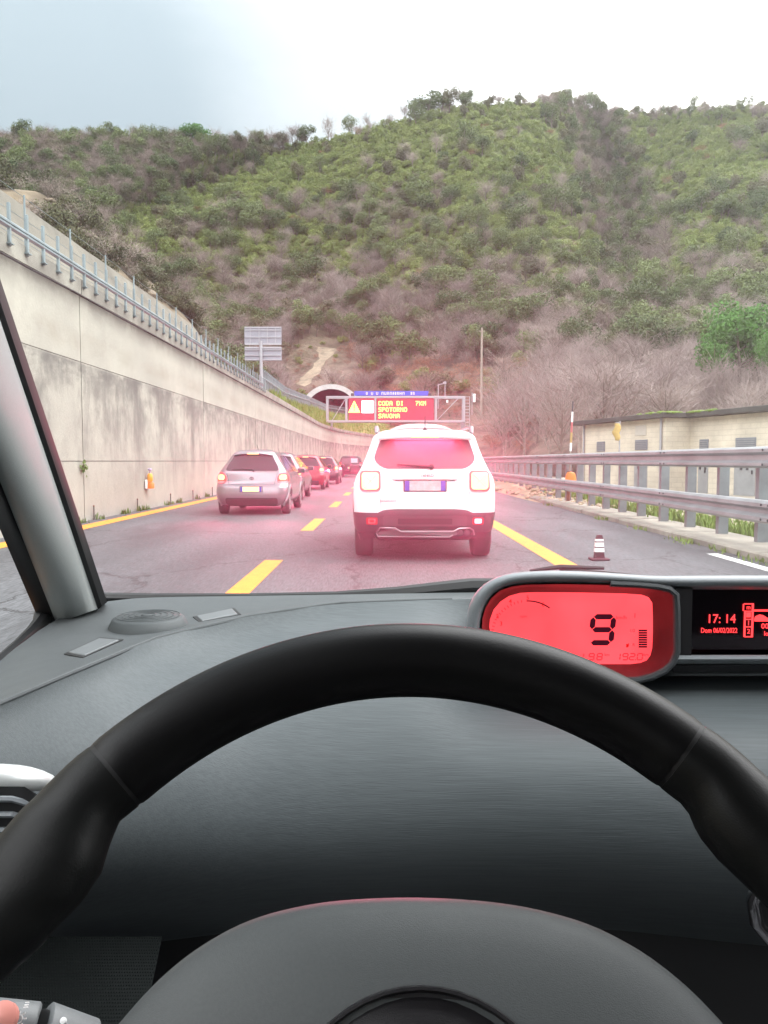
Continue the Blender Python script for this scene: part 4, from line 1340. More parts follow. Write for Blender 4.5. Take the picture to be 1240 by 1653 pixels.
for x0, x1, off, z0, z1 in ((1.4, 2.1, 0, 1.67, 2.12), (4.57, 5.46, 0, 1.70, 2.12), (7.32, 7.85, 1.1, 1.72, 2.08), (9.4, 10.45, 1.1, 1.74, 2.08), (14.2, 15.2, 1.1, 1.7, 2.08)):
    w = MB(); w.bevbox(((x0 + x1) / 2, off - .012, (z0 + z1) / 2), (x1 - x0, .04, z1 - z0), .008); f_ = w.build('window', louv, bu)
    w = MB(); k = 0
    while z0 + .05 + k * .075 < z1 - .03:
        w.box(((x0 + x1) / 2, off - .04, z0 + .05 + k * .075), (x1 - x0 - .06, .03, .028)); k += 1
    w.build('louvre', doorm, f_)
for x0, x1, off, zt_ in ((4.55, 5.48, 0, 1.62), (7.30, 7.87, 1.1, 1.64), (9.38, 10.47, 1.1, 1.66), (14.2, 15.2, 1.1, 1.66)):
    w = MB(); w.bevbox(((x0 + x1) / 2, off - .015, zt_ / 2), (x1 - x0, .05, zt_), .008); d_ = w.build('door', doorm, bu)
    w = MB(); w.box((x1 - .12, off - .06, .85), (.03, .06, .14)); w.build('handle', M['dark_metal'], d_)
    w = MB()
    for q in (-.16, .16): w.box(((x0 + x1) / 2 + q, off - .045, .98), (.12, .02, .12))
    w.build('vent', M['dark_metal'], d_)
w = MB(); w.bevbox((4.95, -.012, 2.5), (.8, .03, .42), .01); w.build('vent_panel', mat('pale_panel', (.42, .40, .35), .8), bu)
for x in (.25, 6.45):
    w = MB(); w.tube([(x, -.06, 0), (x, -.06, RH)], .045, 8); w.build('downpipe', M['grey_metal'], bu, smooth=True)

# =================================================================== CARS
M['glass_dark'] = mat('tinted_car_glass', (0.045, 0.045, 0.05), 0.06, spec=.6)
M['glass_glow'] = mat('pink_glow_tinted_glass', (0.11, 0.07, 0.085), 0.32, spec=.4, var=.12, vscale=3)  # brake lamp glow on the tinted glass put into its pale pink base
M['glass_black'] = mat('black_trim_gloss', (0.012, 0.012, 0.013), 0.25)
M['plastic_black'] = mat('black_bumper_plastic', (0.040, 0.037, 0.041), 0.6, bump=.1, bscale=80)
M['chrome'] = mat('chrome', (0.75, 0.75, 0.76), 0.15, 1.0)
M['satin'] = mat('satin_silver', (0.27, 0.27, 0.28), 0.35, .7)
M['rim'] = mat('alloy', (0.45, 0.45, 0.46), 0.35, .8)
M['plate'] = mat('number_plate', (0.46, 0.45, 0.45), 0.45, var=.18, vscale=14)
M['plate_lit'] = mat('lit_number_plate', (0.8, 0.7, 0.4), 0.5, emit=(1, .72, .25), estr=.5)
M['plate_blue'] = mat('plate_blue', (0.03, 0.06, 0.45), 0.4)
M['lens_red'] = mat('red_lens', (0.42, 0.008, 0.012), 0.15, coat=.5)
M['lens_lit'] = mat('lit_brake_lens', (0.6, 0.05, 0.03), 0.3, emit=(1.0, 0.58, 0.22), estr=1.7)
M['lens_red_lit'] = mat('glowing_red_lens', (0.6, 0.02, 0.02), 0.3, emit=(1.0, 0.045, 0.035), estr=1.6)
M['lens_fog'] = mat('lit_fog_lens', (0.6, 0.05, 0.05), 0.3, emit=(1.0, 0.22, 0.26), estr=3.0)
M['lens_clear'] = mat('clear_lens', (0.55, 0.5, 0.5), 0.15)


def paint(name, col, metal=0.0, rough=.35):
    return mat(name, col, rough, metal, coat=.7, var=.03, vscale=3)


def pl(tab, z):
    return interp(tab, z)


class Car:
    """body as horizontal slices: half width w(z), rear y(z), front y(z); rear face at y = 0, nose at y = L"""
    def __init__(s, w, yr, yf, crown=.05, rr=.22, rf=.35):
        s.w, s.yr, s.yf, s.crown, s.rr, s.rf = w, yr, yf, crown, rr, rf

    def rear_y(s, x, z):
        w = pl(s.w, z); r = min(pl(s.rr, z) if isinstance(s.rr, list) else s.rr, w * .9)
        ax = min(abs(x), w)
        y = pl(s.yr, z) + s.crown * (min(ax, w - r) / w) ** 2
        if ax > w - r:
            q = (ax - (w - r)) / r
            y += r * (1 - math.sqrt(max(0, 1 - q * q)))
        return y

    def ring(s, z, grow=0.0):
        w = pl(s.w, z) + grow; yr = pl(s.yr, z) - grow; yf = pl(s.yf, z) + grow
        rr = pl(s.rr, z) if isinstance(s.rr, list) else s.rr
        rr = min(rr, w * .9, (yf - yr) * .3); rf = min(s.rf, w * .9, (yf - yr) * .45)
        c1 = s.crown * ((w - rr) / w) ** 2; c2 = .10
        pts = []
        for x in np.linspace(-(w - rr), w - rr, 13): pts.append((x, yr + s.crown * (x / w) ** 2, z))
        for a in np.linspace(0, math.pi / 2, 8)[1:]: pts.append((w - rr + rr * math.sin(a), yr + c1 + rr * (1 - math.cos(a)), z))
        ya, yb = yr + c1 + rr, yf - c2 - rf
        for y in np.linspace(ya, yb, 30)[1:]: pts.append((w, y, z))
        for a in np.linspace(0, math.pi / 2, 8)[1:]: pts.append((w - rf + rf * math.cos(a), yb + rf * math.sin(a), z))
        for x in np.linspace(w - rf, -(w - rf), 9)[1:]: pts.append((x, yf - c2 * (x / (w - rf)) ** 2, z))
        for a in np.linspace(0, math.pi / 2, 8)[1:]: pts.append((-(w - rf) - rf * math.sin(a), yb + rf * math.cos(a), z))
        for y in np.linspace(yb, ya, 30)[1:]: pts.append((-w, y, z))
        for a in np.linspace(0, math.pi / 2, 8)[1:-1]: pts.append((-(w - rr) - rr * math.cos(a), ya - rr * math.sin(a), z))
        return pts

    def shell(s, zs, name, m, parent, wheels=(), wr=.34, grow=0.0, cap_low=True):
        rings = [s.ring(z, grow) for z in zs]
        n = len(rings[0]); b = MB()
        V = [p for r in rings for p in r]; Fc = []
        for i in range(len(rings) - 1):
            for j in range(n):
                k = (j + 1) % n
                q = (i * n + j, i * n + k, i * n + n + k, i * n + n + j)
                c = sum((Vector(V[a]) for a in q), Vector()) / 4
                if any(math.hypot(c.y - wy, c.z - wr * .97) < wr + .05 and abs(c.x) > pl(s.w, c.z) - .16 for wy in wheels): continue
                Fc.append(q)
        Fc.append(tuple(range((len(rings) - 1) * n, len(rings) * n)))
        if cap_low: Fc.append(tuple(range(n - 1, -1, -1)))
        b.add(V, Fc)
        return b.build(name, m, parent, smooth=True, angle=32)

    def rear_patch(s, rows, name, m, parent, off=.006, depth=.02, n=14):
        """panel lying on the rear face: rows of (z, x left, x right)"""
        fr = [[(lerp(a, c, q / n), s.rear_y(lerp(a, c, q / n), z) - off, z) for q in range(n + 1)] for z, a, c in rows]
        return s._patch(fr, name, m, parent, (0, depth + off, 0))

    def side_patch(s, rows, side, name, m, parent, off=.006, depth=.03, n=10):
        """panel on a side: rows of (z, y from, y to)"""
        fr = [[(side * (pl(s.w, z) + off), lerp(a, c, q / n), z) for q in range(n + 1)] for z, a, c in rows]
        return s._patch(fr, name, m, parent, (-side * (depth + off), 0, 0))

    def _patch(s, fr, name, m, parent, d):
        b = MB(); nr, nc = len(fr), len(fr[0])
        V = [p for r in fr for p in r]
        V2 = [tuple(Vector(p) + Vector(d)) for p in V]
        Fc = [(i * nc + j, i * nc + j + 1, i * nc + nc + j + 1, i * nc + nc + j) for i in range(nr - 1) for j in range(nc - 1)]
        N = len(V)
        edge = [(0, j) for j in range(nc)] + [(i, nc - 1) for i in range(1, nr)] + [(nr - 1, j) for j in range(nc - 2, -1, -1)] + [(i, 0) for i in range(nr - 2, 0, -1)]
        ids = [i * nc + j for i, j in edge]
        for k in range(len(ids)):
            a, c = ids[k], ids[(k + 1) % len(ids)]
            Fc.append((a, c, c + N, a + N))
        b.add(V + V2, Fc)
        return b.build(name, m, parent, smooth=True, angle=40)


def rrect(z0, z1, xa, xb, r, n=6, xa1=None, xb1=None):
    """rows of a rounded rectangle (optionally a trapezoid: xa..xb at the bottom, xa1..xb1 at the top)"""
    xa1 = xa if xa1 is None else xa1; xb1 = xb if xb1 is None else xb1
    rows = []
    zs = [z0 + r * (1 - math.cos(a)) for a in np.linspace(0, math.pi / 2, n)] + list(np.linspace(z0 + r, z1 - r, 6)[1:-1]) + [z1 - r + r * math.sin(a) for a in np.linspace(0, math.pi / 2, n)]
    for z in zs:
        u = (z - z0) / (z1 - z0)
        ins = 0
        if z < z0 + r: ins = r - math.sqrt(max(0, r * r - (z0 + r - z) ** 2))
        if z > z1 - r: ins = r - math.sqrt(max(0, r * r - (z - z1 + r) ** 2))
        rows.append((z, lerp(xa, xa1, u) + ins, lerp(xb, xb1, u) - ins))
    return rows


def wheel(parent, x, y, r, w, side, spokes=5):
    b = MB()
    ax = Matrix.Rotation(R(90), 3, 'Y')
    prof = [(r * .62, -w * .46), (r * .80, -w * .5), (r * .95, -w * .47), (r, -w * .36), (r * 1.005, 0), (r, w * .36), (r * .95, w * .47), (r * .80, w * .5), (r * .62, w * .46)]
    b.lathe(prof, (0, 0, 0), 32, mat=ax)
    o = bpy.data.objects.new('wheel', None); COL.objects.link(o); o.parent = parent; o.location = (x, y, r); o.empty_display_size = .1
    b.build('tyre', M['rubber'], o, smooth=True, angle=50)
    b = MB()
    xo = side * w * .40
    b.lathe([(r * .64, -.02), (r * .64, .02), (r * .56, .02), (r * .56, -.02)], (xo, 0, 0), 28, mat=ax)
    for k in range(spokes):
        a = 2 * math.pi * k / spokes
        b.box((xo, math.sin(a) * r * .32, math.cos(a) * r * .32), (.03, r * .15, r * .56), mat=Matrix.Rotation(-a, 3, 'X'))
    b.lathe([(r * .13, -.03), (r * .13, .03), (0, .035)], (xo, 0, 0), 14, mat=ax)
    b.build('rim', M['rim'], o, smooth=True, angle=40)
    b = MB(); b.lathe([(r * .60, -.01), (r * .60, .01)], (side * w * .28, 0, 0), 24, mat=ax); b.build('brake_disc', M['dark_metal'], o)
    return o


def arch_trim(car, parent, y, r, side, m, name='wheel_arch'):
    b = MB(); rings = []
    for a in np.linspace(R(-14), R(194), 26):
        c, s_ = math.cos(a), math.sin(a)
        row = []
        for rad, dx in ((r + .015, -.18), (r + .015, .012), (r + .035, .02), (r + .105, .012), (r + .11, -.03)):
            z = r * .97 + rad * s_
            row.append((side * (pl(car.w, max(.25, z)) + dx), y + rad * c, z))
        rings.append(row)
    b.loft(rings, closed=False, cap=False)
    return b.build(name, m, parent, smooth=True, angle=30, recalc=True)


def spot(parent, loc, power, color=(1, .085, .22), size=62, aim=(0, -1, -.02), rad=.045):
    d = bpy.data.lights.new('lamp_beam', 'SPOT'); d.energy = power; d.color = color; d.spot_size = R(size); d.spot_blend = 1.0; d.shadow_soft_size = rad
    o = bpy.data.objects.new('lamp_beam', d); COL.objects.link(o)
    o.parent = parent; o.location = loc
    o.rotation_euler = Vector(aim).to_track_quat('-Z', 'Y').to_euler()
    return o


def text_mesh(body, size, name, m, parent, loc, rot=(math.pi / 2, 0, 0), depth=.001, align='CENTER', shear=0, space=1.0, world=False, sx=1.0):
    cu = bpy.data.curves.new('txt', 'FONT'); cu.body = body; cu.size = size; cu.extrude = depth; cu.align_x = align; cu.align_y = 'CENTER'; cu.shear = shear; cu.space_character = space
    cu.resolution_u = 3
    to = bpy.data.objects.new('txt', cu); COL.objects.link(to)
    dg = bpy.context.evaluated_depsgraph_get()
    me = bpy.data.meshes.new_from_object(to.evaluated_get(dg))
    bpy.data.objects.remove(to); bpy.data.curves.remove(cu)
    me.materials.clear(); me.materials.append(m); me.name = name
    o = bpy.data.objects.new(name, me); COL.objects.link(o)
    if parent is not None: o.parent = parent
    o.location = Vector(loc) - (wloc(parent) if (world and parent is not None) else Vector((0, 0, 0)))
    o.rotation_euler = rot
    o.scale = (sx, 1, 1)
    return o


def plate(car, parent, z, w=.52, h=.115, lit=False, y=None, x=0.0):
    yb = car.rear_y(x, z) - .012 if y is None else y
    b = MB(); b.bevbox((x, yb, z), (w + .03, .02, h + .025), .006); fr = b.build('plate_frame', M['plastic_black'], parent)
    b = MB(); b.box((x, yb - .012, z), (w, .006, h)); b.build('number_plate', M['plate_lit'] if lit else M['plate'], fr)
    b = MB(); b.box((x - w / 2 + .03, yb - .0165, z), (.055, .003, h)); b.build('blue_band', M['plate_blue'], fr)
    b = MB(); b.box((x + w / 2 - .03, yb - .0165, z), (.055, .003, h)); b.build('blue_band', M['plate_blue'], fr)
    return fr


def mirror(car, parent, side, y, z, m):
    b = MB(); x = side * (pl(car.w, z) + .13)
    b.bevbox((x, y, z), (.20, .12, .15), .035); b.tube([(side * (pl(car.w, z) - .02), y + .02, z - .06), (x - side * .05, y, z - .05)], .025, 6)
    o = b.build('wing_mirror', m, parent, smooth=True, angle=50)
    b = MB(); b.bevbox((x, y - .063, z), (.165, .01, .11), .004); b.build('mirror_glass', M['glass_dark'], o)


# ---- white boxy SUV straight ahead
def make_suv():
    X, Y0 = .505, 9.78
    t = thing('suv', 'white boxy SUV with square lit tail lamps and black lower bumper directly ahead', 'car', (X, Y0, 0))
    w = [(.30, .80), (.40, .86), (.62, .885), (.80, .892), (.95, .885), (1.05, .86), (1.15, .80), (1.30, .735), (1.45, .68), (1.55, .645), (1.60, .60), (1.64, .50), (1.66, .40)]
    yr = [(.30, .14), (.45, .03), (.60, .0), (.80, .02), (1.0, .05), (1.08, .07), (1.40, .20), (1.56, .22), (1.60, .25), (1.64, .42), (1.66, .70)]
    yf = [(.30, 4.0), (.5, 4.18), (.8, 4.20), (.98, 4.12), (1.06, 3.3), (1.12, 3.0), (1.35, 2.65), (1.50, 2.4), (1.60, 2.25), (1.64, 2.05), (1.66, 1.7)]
    car = Car(w, yr, yf, crown=.05, rr=[(.3, .22), (.9, .20), (1.1, .13), (1.6, .10)])
    wp = paint('white_paint', (.80, .80, .79))
    zs = [.60, .66, .72, .78, .84, .90, .95, 1.0, 1.04, 1.08, 1.12, 1.17, 1.22, 1.28, 1.34, 1.40, 1.46, 1.51, 1.55, 1.58, 1.60, 1.62, 1.64, 1.655, 1.66]
    wy = (.78, 3.35); wr = .345
    car.shell(zs, 'body', wp, t, wy, wr)
    car.shell([.36, .39, .42, .46, .50, .54, .58, .615], 'lower_bumper', M['plastic_black'], t, wy, wr, grow=.006)
    for y in wy:
        for s in (-1, 1):
            wheel(t, s * .765, y, wr, .235, s); arch_trim(car, t, y, wr + .03, s, M['plastic_black'])
    b = MB(); b.bevbox((0, 2.05, .36), (1.25, 3.6, .22), .05); b.build('underbody', M['black'], t)
    # rear window and its dark surround
    car.rear_patch(rrect(1.155, 1.515, -.50, .53 - .03, .05, xa1=-.565, xb1=.565) if False else [(1.155, -.46, .46), (1.165, -.505, .505), (1.19, -.555, .555), (1.23, -.60, .60), (1.27, -.622, .622), (1.30, -.625, .625), (1.38, -.60, .60), (1.46, -.57, .57), (1.50, -.553, .553), (1.515, -.54, .54)], 'rear_window', M['glass_glow'], t, off=.008)
    # spoiler with the high brake lamp
    b = MB(); rows = []
    for q in np.linspace(-1, 1, 15):
        x = q * .575; e = .03 * q * q; dz = -.025 * q * q
        rows.append([(x, .30, 1.61 + dz), (x, .12 + e, 1.585 + dz), (x, .075 + e, 1.56 + dz), (x, .085 + e, 1.535 + dz), (x, .20, 1.53 + dz)])
    b.loft(rows, True, True); sp_ = b.build('spoiler', wp, t, smooth=True, angle=50)
    b = MB(); b.bevbox((0, .082, 1.548), (.34, .02, .022), .004); hb_ = b.build('high_brake_lamp', M['lens_lit'], sp_)
    # tail lamps: square, red rim, bright core
    for s in (-1, 1):
        xc = s * .675; zc_ = 1.005
        ring_ = car.rear_patch(rrect(zc_ - .128, zc_ + .128, xc - .128, xc + .128, .045), 'tail_lamp', M['lens_red_lit'], t, off=.022, depth=.05)
        car.rear_patch(rrect(zc_ - .105, zc_ + .105, xc - .105, xc + .105, .038), 'lamp_core', M['lens_lit'], ring_, off=.032, depth=.02)
        b = MB(); yb = car.rear_y(xc, zc_) - .038
        for a in (45, -45): b.bevbox((xc, yb, zc_), (.26, .006, .012), .002, mat=Matrix.Rotation(R(a), 3, 'Y'))
        b.build('lamp_cross', M['lens_clear'], ring_)
        spot(ring_, (xc, car.rear_y(xc, zc_) - .09, zc_), SPOT_P)
    spot(sp_, (0, .02, 1.545), SPOT_P * .5)
    ad_ = bpy.data.lights.new('lamp_glow', 'AREA'); ad_.shape = 'RECTANGLE'; ad_.size = .80; ad_.size_y = .025; ad_.energy = 17.0; ad_.color = (1, .045, .10)
    al_ = bpy.data.objects.new('lamp_glow', ad_); COL.objects.link(al_); al_.parent = sp_; al_.location = (0, .10, 1.522)
    al_.rotation_euler = Vector((0, .10, -1)).to_track_quat('-Z', 'Y').to_euler()
    plate(car, t, .945, w=.50, h=.12)
    b = MB(); b.bevbox((0, car.rear_y(0, 1.035) - .012, 1.03), (.82, .03, .03), .01); b.build('tailgate_handle', wp, t)
    b = MB(); b.box((0, car.rear_y(0, 1.012) - .006, 1.011), (.74, .01, .008)); b.build('handle_gap', M['black'], t)
    text_mesh('Jeep', .095, 'emblem', M['satin'], t, (.03, car.rear_y(0, 1.075) - .012, 1.078), depth=.004)
    text_mesh('RENEGADE', .042, 'lettering', M['satin'], t, (-.45, car.rear_y(-.45, .755) - .004, .757), depth=.003)
    # tailgate seams
    for s in (-1, 1):
        car.rear_patch([(.665, s * .545 - .004, s * .545 + .004), (.80, s * .545 - .004, s * .545 + .004), (.87, s * .545 - .004, s * .545 + .004)], 'tailgate_seam', M['satin'], t, off=.0015, depth=.01, n=1)
    # black bumper insert with raised centre
    car.rear_patch([(.585, -.60, .60), (.615, -.58, .58), (.64, -.53, .53), (.652, -.48, .48), (.660, -.36, .36)], 'bumper_step', M['plastic_black'], t, off=.012)
    car.rear_patch(rrect(.44, .575, -.52, .52, .03), 'bumper_panel', mat('dark_bumper_insert', (.060, .055, .062), .55), t, off=.016, n=20)
    car.rear_patch(rrect(.47, .545, -.335, .335, .012), 'bumper_recess', M['black'], t, off=.020, depth=.01)
    for s, m_ in ((-1, 'lens_red_lit'), (1, 'lens_fog')):
        x = s * .655
        fr = car.rear_patch(rrect(.465, .555, x - .072, x + .072, .018), 'fog_lamp', M['lens_red'], t, off=.016)
        car.rear_patch(rrect(.48, .54, x - .045, x + .045, .012), 'fog_lens', M[m_] if s > 0 else M['lens_red_lit'], fr, off=.022)
        if s < 0: car.rear_patch(rrect(.493, .527, x - .028, x + .028, .008), 'fog_centre', M['lens_red'], fr, off=.026)
        if s > 0: spot(fr, (x, car.rear_y(x, .51) - .06, .51), SPOT_P * .25)
    # silver skid plate outline with the exhaust
    yb = -.03
    b = MB()
    up_ = [(-.60, .355), (-.555, .425), (-.37, .425), (-.30, .385), (.35, .385), (.42, .42), (.56, .42), (.60, .395), (.615, .33)]
    b.tube([(x, yb + .12 * (abs(x) / .6) ** 3, z) for x, z in up_], .011, 6)
    b.tube([(x, yb + .01 + .12 * (abs(x) / .6) ** 3, z) for x, z in [(-.60, .355), (-.58, .315), (.30, .315), (.345, .34)]], .009, 6)
    b.build('skid_trim', M['satin'], t, smooth=True)
    b = MB(); b.loft([[(x, yb + .03 + dy + .12 * (abs(x) / .6) ** 3, z) for x, z in [(-.59, .33), (-.55, .41), (-.37, .41), (-.30, .372), (.35, .372), (.40, .40), (.40, .34), (.30, .325)]] for dy in (0, .05)])
    b.build('skid_plate', mat('grey_skid_plate', (.13, .125, .13), .5), t)
    for x in (.44, .52):
        b = MB(); b.lathe([(.03, 0), (.036, 0), (.036, .2), (.03, .2)], (x, .03, .365), 12, axis='Y'); b.build('exhaust_pipe', M['dark_metal'], t, smooth=True)
    b = MB(); rows = []
    for q in np.linspace(0, 1, 9):
        y = lerp(.75, 2.0, q); hz_ = .115 * math.sin(math.pi * min(1, q * .9 + .05)) ** .6
        rows.append([(x * (.42 + .05 * math.sin(math.pi * q)), y, 1.648 + hz_ * (1 - abs(x) ** 3.2)) for x in np.linspace(-1, 1, 15)])
    b.loft(rows, False, False); b.build('roof_crown', wp, t, smooth=True, angle=60)
    # roof rails, antenna, wiper, side windows, mirrors
    for s in (-1, 1):
        b = MB(); b.tube([(s * .60, .32, 1.60), (s * .60, .36, 1.665), (s * .59, .7, 1.685), (s * .58, 1.9, 1.675), (s * .58, 2.2, 1.61)], [.022, .03, .02, .02, .02], 8); b.build('roof_rail', M['satin'], t, smooth=True)
        car.side_patch([(1.12, .55, 2.95), (1.2, .50, 2.85), (1.35, .62, 2.62), (1.48, .70, 2.42), (1.52, .80, 2.3)], s, 'side_window', M['glass_dark'], t)
        mirror(car, t, s, 2.75, 1.12, M['plastic_black'])
        b = MB(); b.bevbox((s * (pl(w, .95) + .015), 1.1, .95), (.03, .18, .03), .01); b.build('door_handle', wp, t)
        b = MB(); b.bevbox((s * .90, 2.05, .48), (.03, 1.9, .14), .02); b.build('sill_cladding', M['plastic_black'], t)
    b = MB(); b.tube([(0.02, .50, 1.645), (.02, .47, 1.82)], [.008, .004], 6); b.lathe([(.03, 0), (.02, .03), (0, .035)], (.02, .50, 1.638), 10); b.build('antenna', M['black'], t)
    b = MB(); yy = lambda x, z: car.rear_y(x, z) - .025
    b.tube([(.08, yy(.08, 1.175), 1.175), (-.10, yy(-.1, 1.19), 1.187), (-.34, yy(-.34, 1.205), 1.205)], [.018, .014, .008], 6); b.lathe([(.035, 0), (.03, .03), (0, .035)], (.08, yy(.08, 1.175) + .01, 1.175), 10, mat=Matrix.Rotation(R(90), 3, 'X'))
    b.build('rear_wiper', M['glass_black'], t, smooth=True)
    # head rests and parcel shelf dark shapes are left inside the tinted glass; windscreen at the front
    return t


def make_hatch(name, label, X, Y0, col, kind='small', lit=True, detail=True, spot_p=None, rz=0.0, metal=.55, group=None, scale=1.0):
    """five-door hatchback"""
    t = thing(name, label, 'car', (X, Y0, 0), rz, group)
    w = [(.22, .70), (.30, .78), (.45, .835), (.60, .85), (.75, .845), (.90, .82), (.98, .79), (1.10, .71), (1.25, .605), (1.38, .53), (1.45, .47), (1.49, .39), (1.515, .32), (1.525, .2)]
    yr = [(.22, .12), (.36, .02), (.50, .0), (.66, .03), (.72, .10), (.85, .13), (.98, .16), (1.10, .23), (1.38, .40), (1.43, .42), (1.47, .50), (1.50, .7), (1.515, .9), (1.525, 1.2)]
    yf = [(.22, 3.62), (.4, 3.72), (.6, 3.74), (.75, 3.66), (.86, 3.2), (.97, 2.85), (1.10, 2.6), (1.30, 2.25), (1.42, 2.0), (1.49, 1.75), (1.525, 1.4)]
    car = Car(w, yr, yf, crown=.07, rr=[(.2, .3), (.7, .26), (.98, .18), (1.45, .14)])
    bp_ = paint(name + '_paint', col, metal, .32)
    zs = [.25, .30, .35, .40, .46, .52, .58, .63, .67, .70, .74, .80, .86, .92, .97, 1.01, 1.06, 1.12, 1.18, 1.24, 1.30, 1.36, 1.40, 1.43, 1.46, 1.485, 1.505, 1.518, 1.525]
    wy, wr = (.62, 3.08), .29
    car.shell(zs, 'body', bp_, t, wy, wr)
    b = MB(); b.bevbox((0, 1.9, .27), (1.2, 3.2, .16), .05); b.build('underbody', M['black'], t)
    car.rear_patch(rrect(.23, .40, -.60, .60, .05), 'bumper_valance', M['plastic_black'], t, off=.010)
    for y in wy:
        for s in (-1, 1):
            wheel(t, s * .735, y, wr, .185, s, 7); arch_trim(car, t, y, wr + .02, s, bp_)
    car.rear_patch([(1.02, -.565, .565), (1.035, -.60, .60), (1.06, -.61, .61), (1.15, -.575, .575), (1.25, -.515, .515), (1.33, -.47, .47), (1.375, -.44, .44), (1.39, -.40, .40)], 'rear_window', M['glass_dark'], t, off=.008)
    b = MB(); rows = []
    for q in np.linspace(-1, 1, 13):
        x = q * .46; e = .06 * q * q; dz = -.045 * q * q
        rows.append([(x, .60, 1.47 + dz), (x, .36 + e, 1.445 + dz), (x, .335 + e, 1.425 + dz), (x, .42, 1.40 + dz)])
    b.loft(rows, True, True); sp_ = b.build('spoiler', bp_, t, smooth=True, angle=50)
    b = MB(); b.bevbox((0, .345, 1.418), (.26, .03, .03), .006); b.build('high_brake_lamp', M['lens_lit'] if lit else M['lens_red'], sp_)
    for s in (-1, 1):
        rows = [(.74, s * .66, s * .80), (.78, s * .60, s * .84), (.84, s * .58, s * .845), (.90, s * .60, s * .83), (.96, s * .65, s * .80), (.985, s * .70, s * .78)]
        rows = [(z, min(a, c), max(a, c)) for z, a, c in rows]
        tl = car.rear_patch(rows, 'tail_lamp', M['lens_red_lit'] if lit else M['lens_red'], t, off=.014)
        rows = [(.81, s * .66, s * .77), (.85, s * .63, s * .80), (.91, s * .64, s * .79), (.935, s * .68, s * .76)]
        rows = [(z, min(a, c), max(a, c)) for z, a, c in rows]
        car.rear_patch(rows, 'lamp_core', M['lens_lit'] if lit else M['lens_red'], tl, off=.022)
        rows = [(.745, s * .665, s * .79), (.775, s * .61, s * .83)]
        car.rear_patch([(z, min(a, c), max(a, c)) for z, a, c in rows], 'reversing_lens', M['lens_clear'], tl, off=.022)
        if lit: spot(tl, (s * .73, car.rear_y(s * .73, .87) - .08, .87), spot_p or SPOT_P * (1.3 if Y0 < 20 else 2.0))
        car.side_patch([(.99, .75, 2.75), (1.08, .70, 2.55), (1.22, .80, 2.25), (1.34, .95, 2.0), (1.375, 1.1, 1.9)], s, 'side_window', M['glass_dark'], t)
        car.side_patch([(z, 1.72, 1.80) for z in (.985, 1.08, 1.2, 1.34, 1.385)], s, 'door_pillar', M['glass_black'], t, off=.010)
        for y in (.95, 1.78, 2.78): car.side_patch([(z, y - .005, y + .005) for z in (.36, .5, .7, .9, .975)], s, 'door_seam', M['black'], t, off=.002, depth=.01, n=1)
        for y in (1.1, 1.98):
            b = MB(); b.bevbox((s * (pl(w, .86) + .016), y, .86), (.03, .17, .03), .01); b.build('door_handle', bp_, t)
        mirror(car, t, s, 2.5, 1.0, bp_)
    plate(car, t, .60, w=.50, h=.11, lit=lit)
    car.rear_patch([(.70, -.52, .52), (.706, -.52, .52)], 'tailgate_seam', M['black'], t, off=.002, depth=.01)
    for s in (-1, 1):
        car.rear_patch([(z, s * (.52 + (z - .70) * .25) - .004, s * (.52 + (z - .70) * .25) + .004) for z in (.70, .76, .82, .88, .96)], 'tailgate_seam', M['black'], t, off=.002, depth=.01, n=1)
    car.rear_patch([(.405, -.74, .74), (.415, -.75, .75), (.425, -.74, .74)], 'bumper_crease', bp_, t, off=.014, n=20)
    b = MB(); b.tube([(.045 * math.cos(a), car.rear_y(0, .845) - .012, .845 + .032 * math.sin(a)) for a in np.linspace(0, 2 * math.pi, 17)], .006, 6, cap=False)
    b.tube([(.014 * math.cos(a), car.rear_y(0, .845) - .012, .85 + .028 * math.sin(a)) for a in np.linspace(0, 2 * math.pi, 13)], .005, 6, cap=False)
    b.build('emblem', M['dark_metal'], t, smooth=True)
    b = MB(); yy = lambda x, z: car.rear_y(x, z) - .025
    b.tube([(.05, yy(.05, 1.01), 1.005), (.0, yy(0, 1.05), 1.045), (-.22, yy(-.22, 1.06), 1.06), (-.46, yy(-.46, 1.045), 1.045)], [.02, .016, .014, .010], 6)
    b.build('rear_wiper', M['glass_black'], t, smooth=True)
    b = MB(); b.tube([(0, 1.15, 1.52), (0, .95, 1.64)], [.008, .004], 6); b.build('antenna', M['black'], t)
    return t


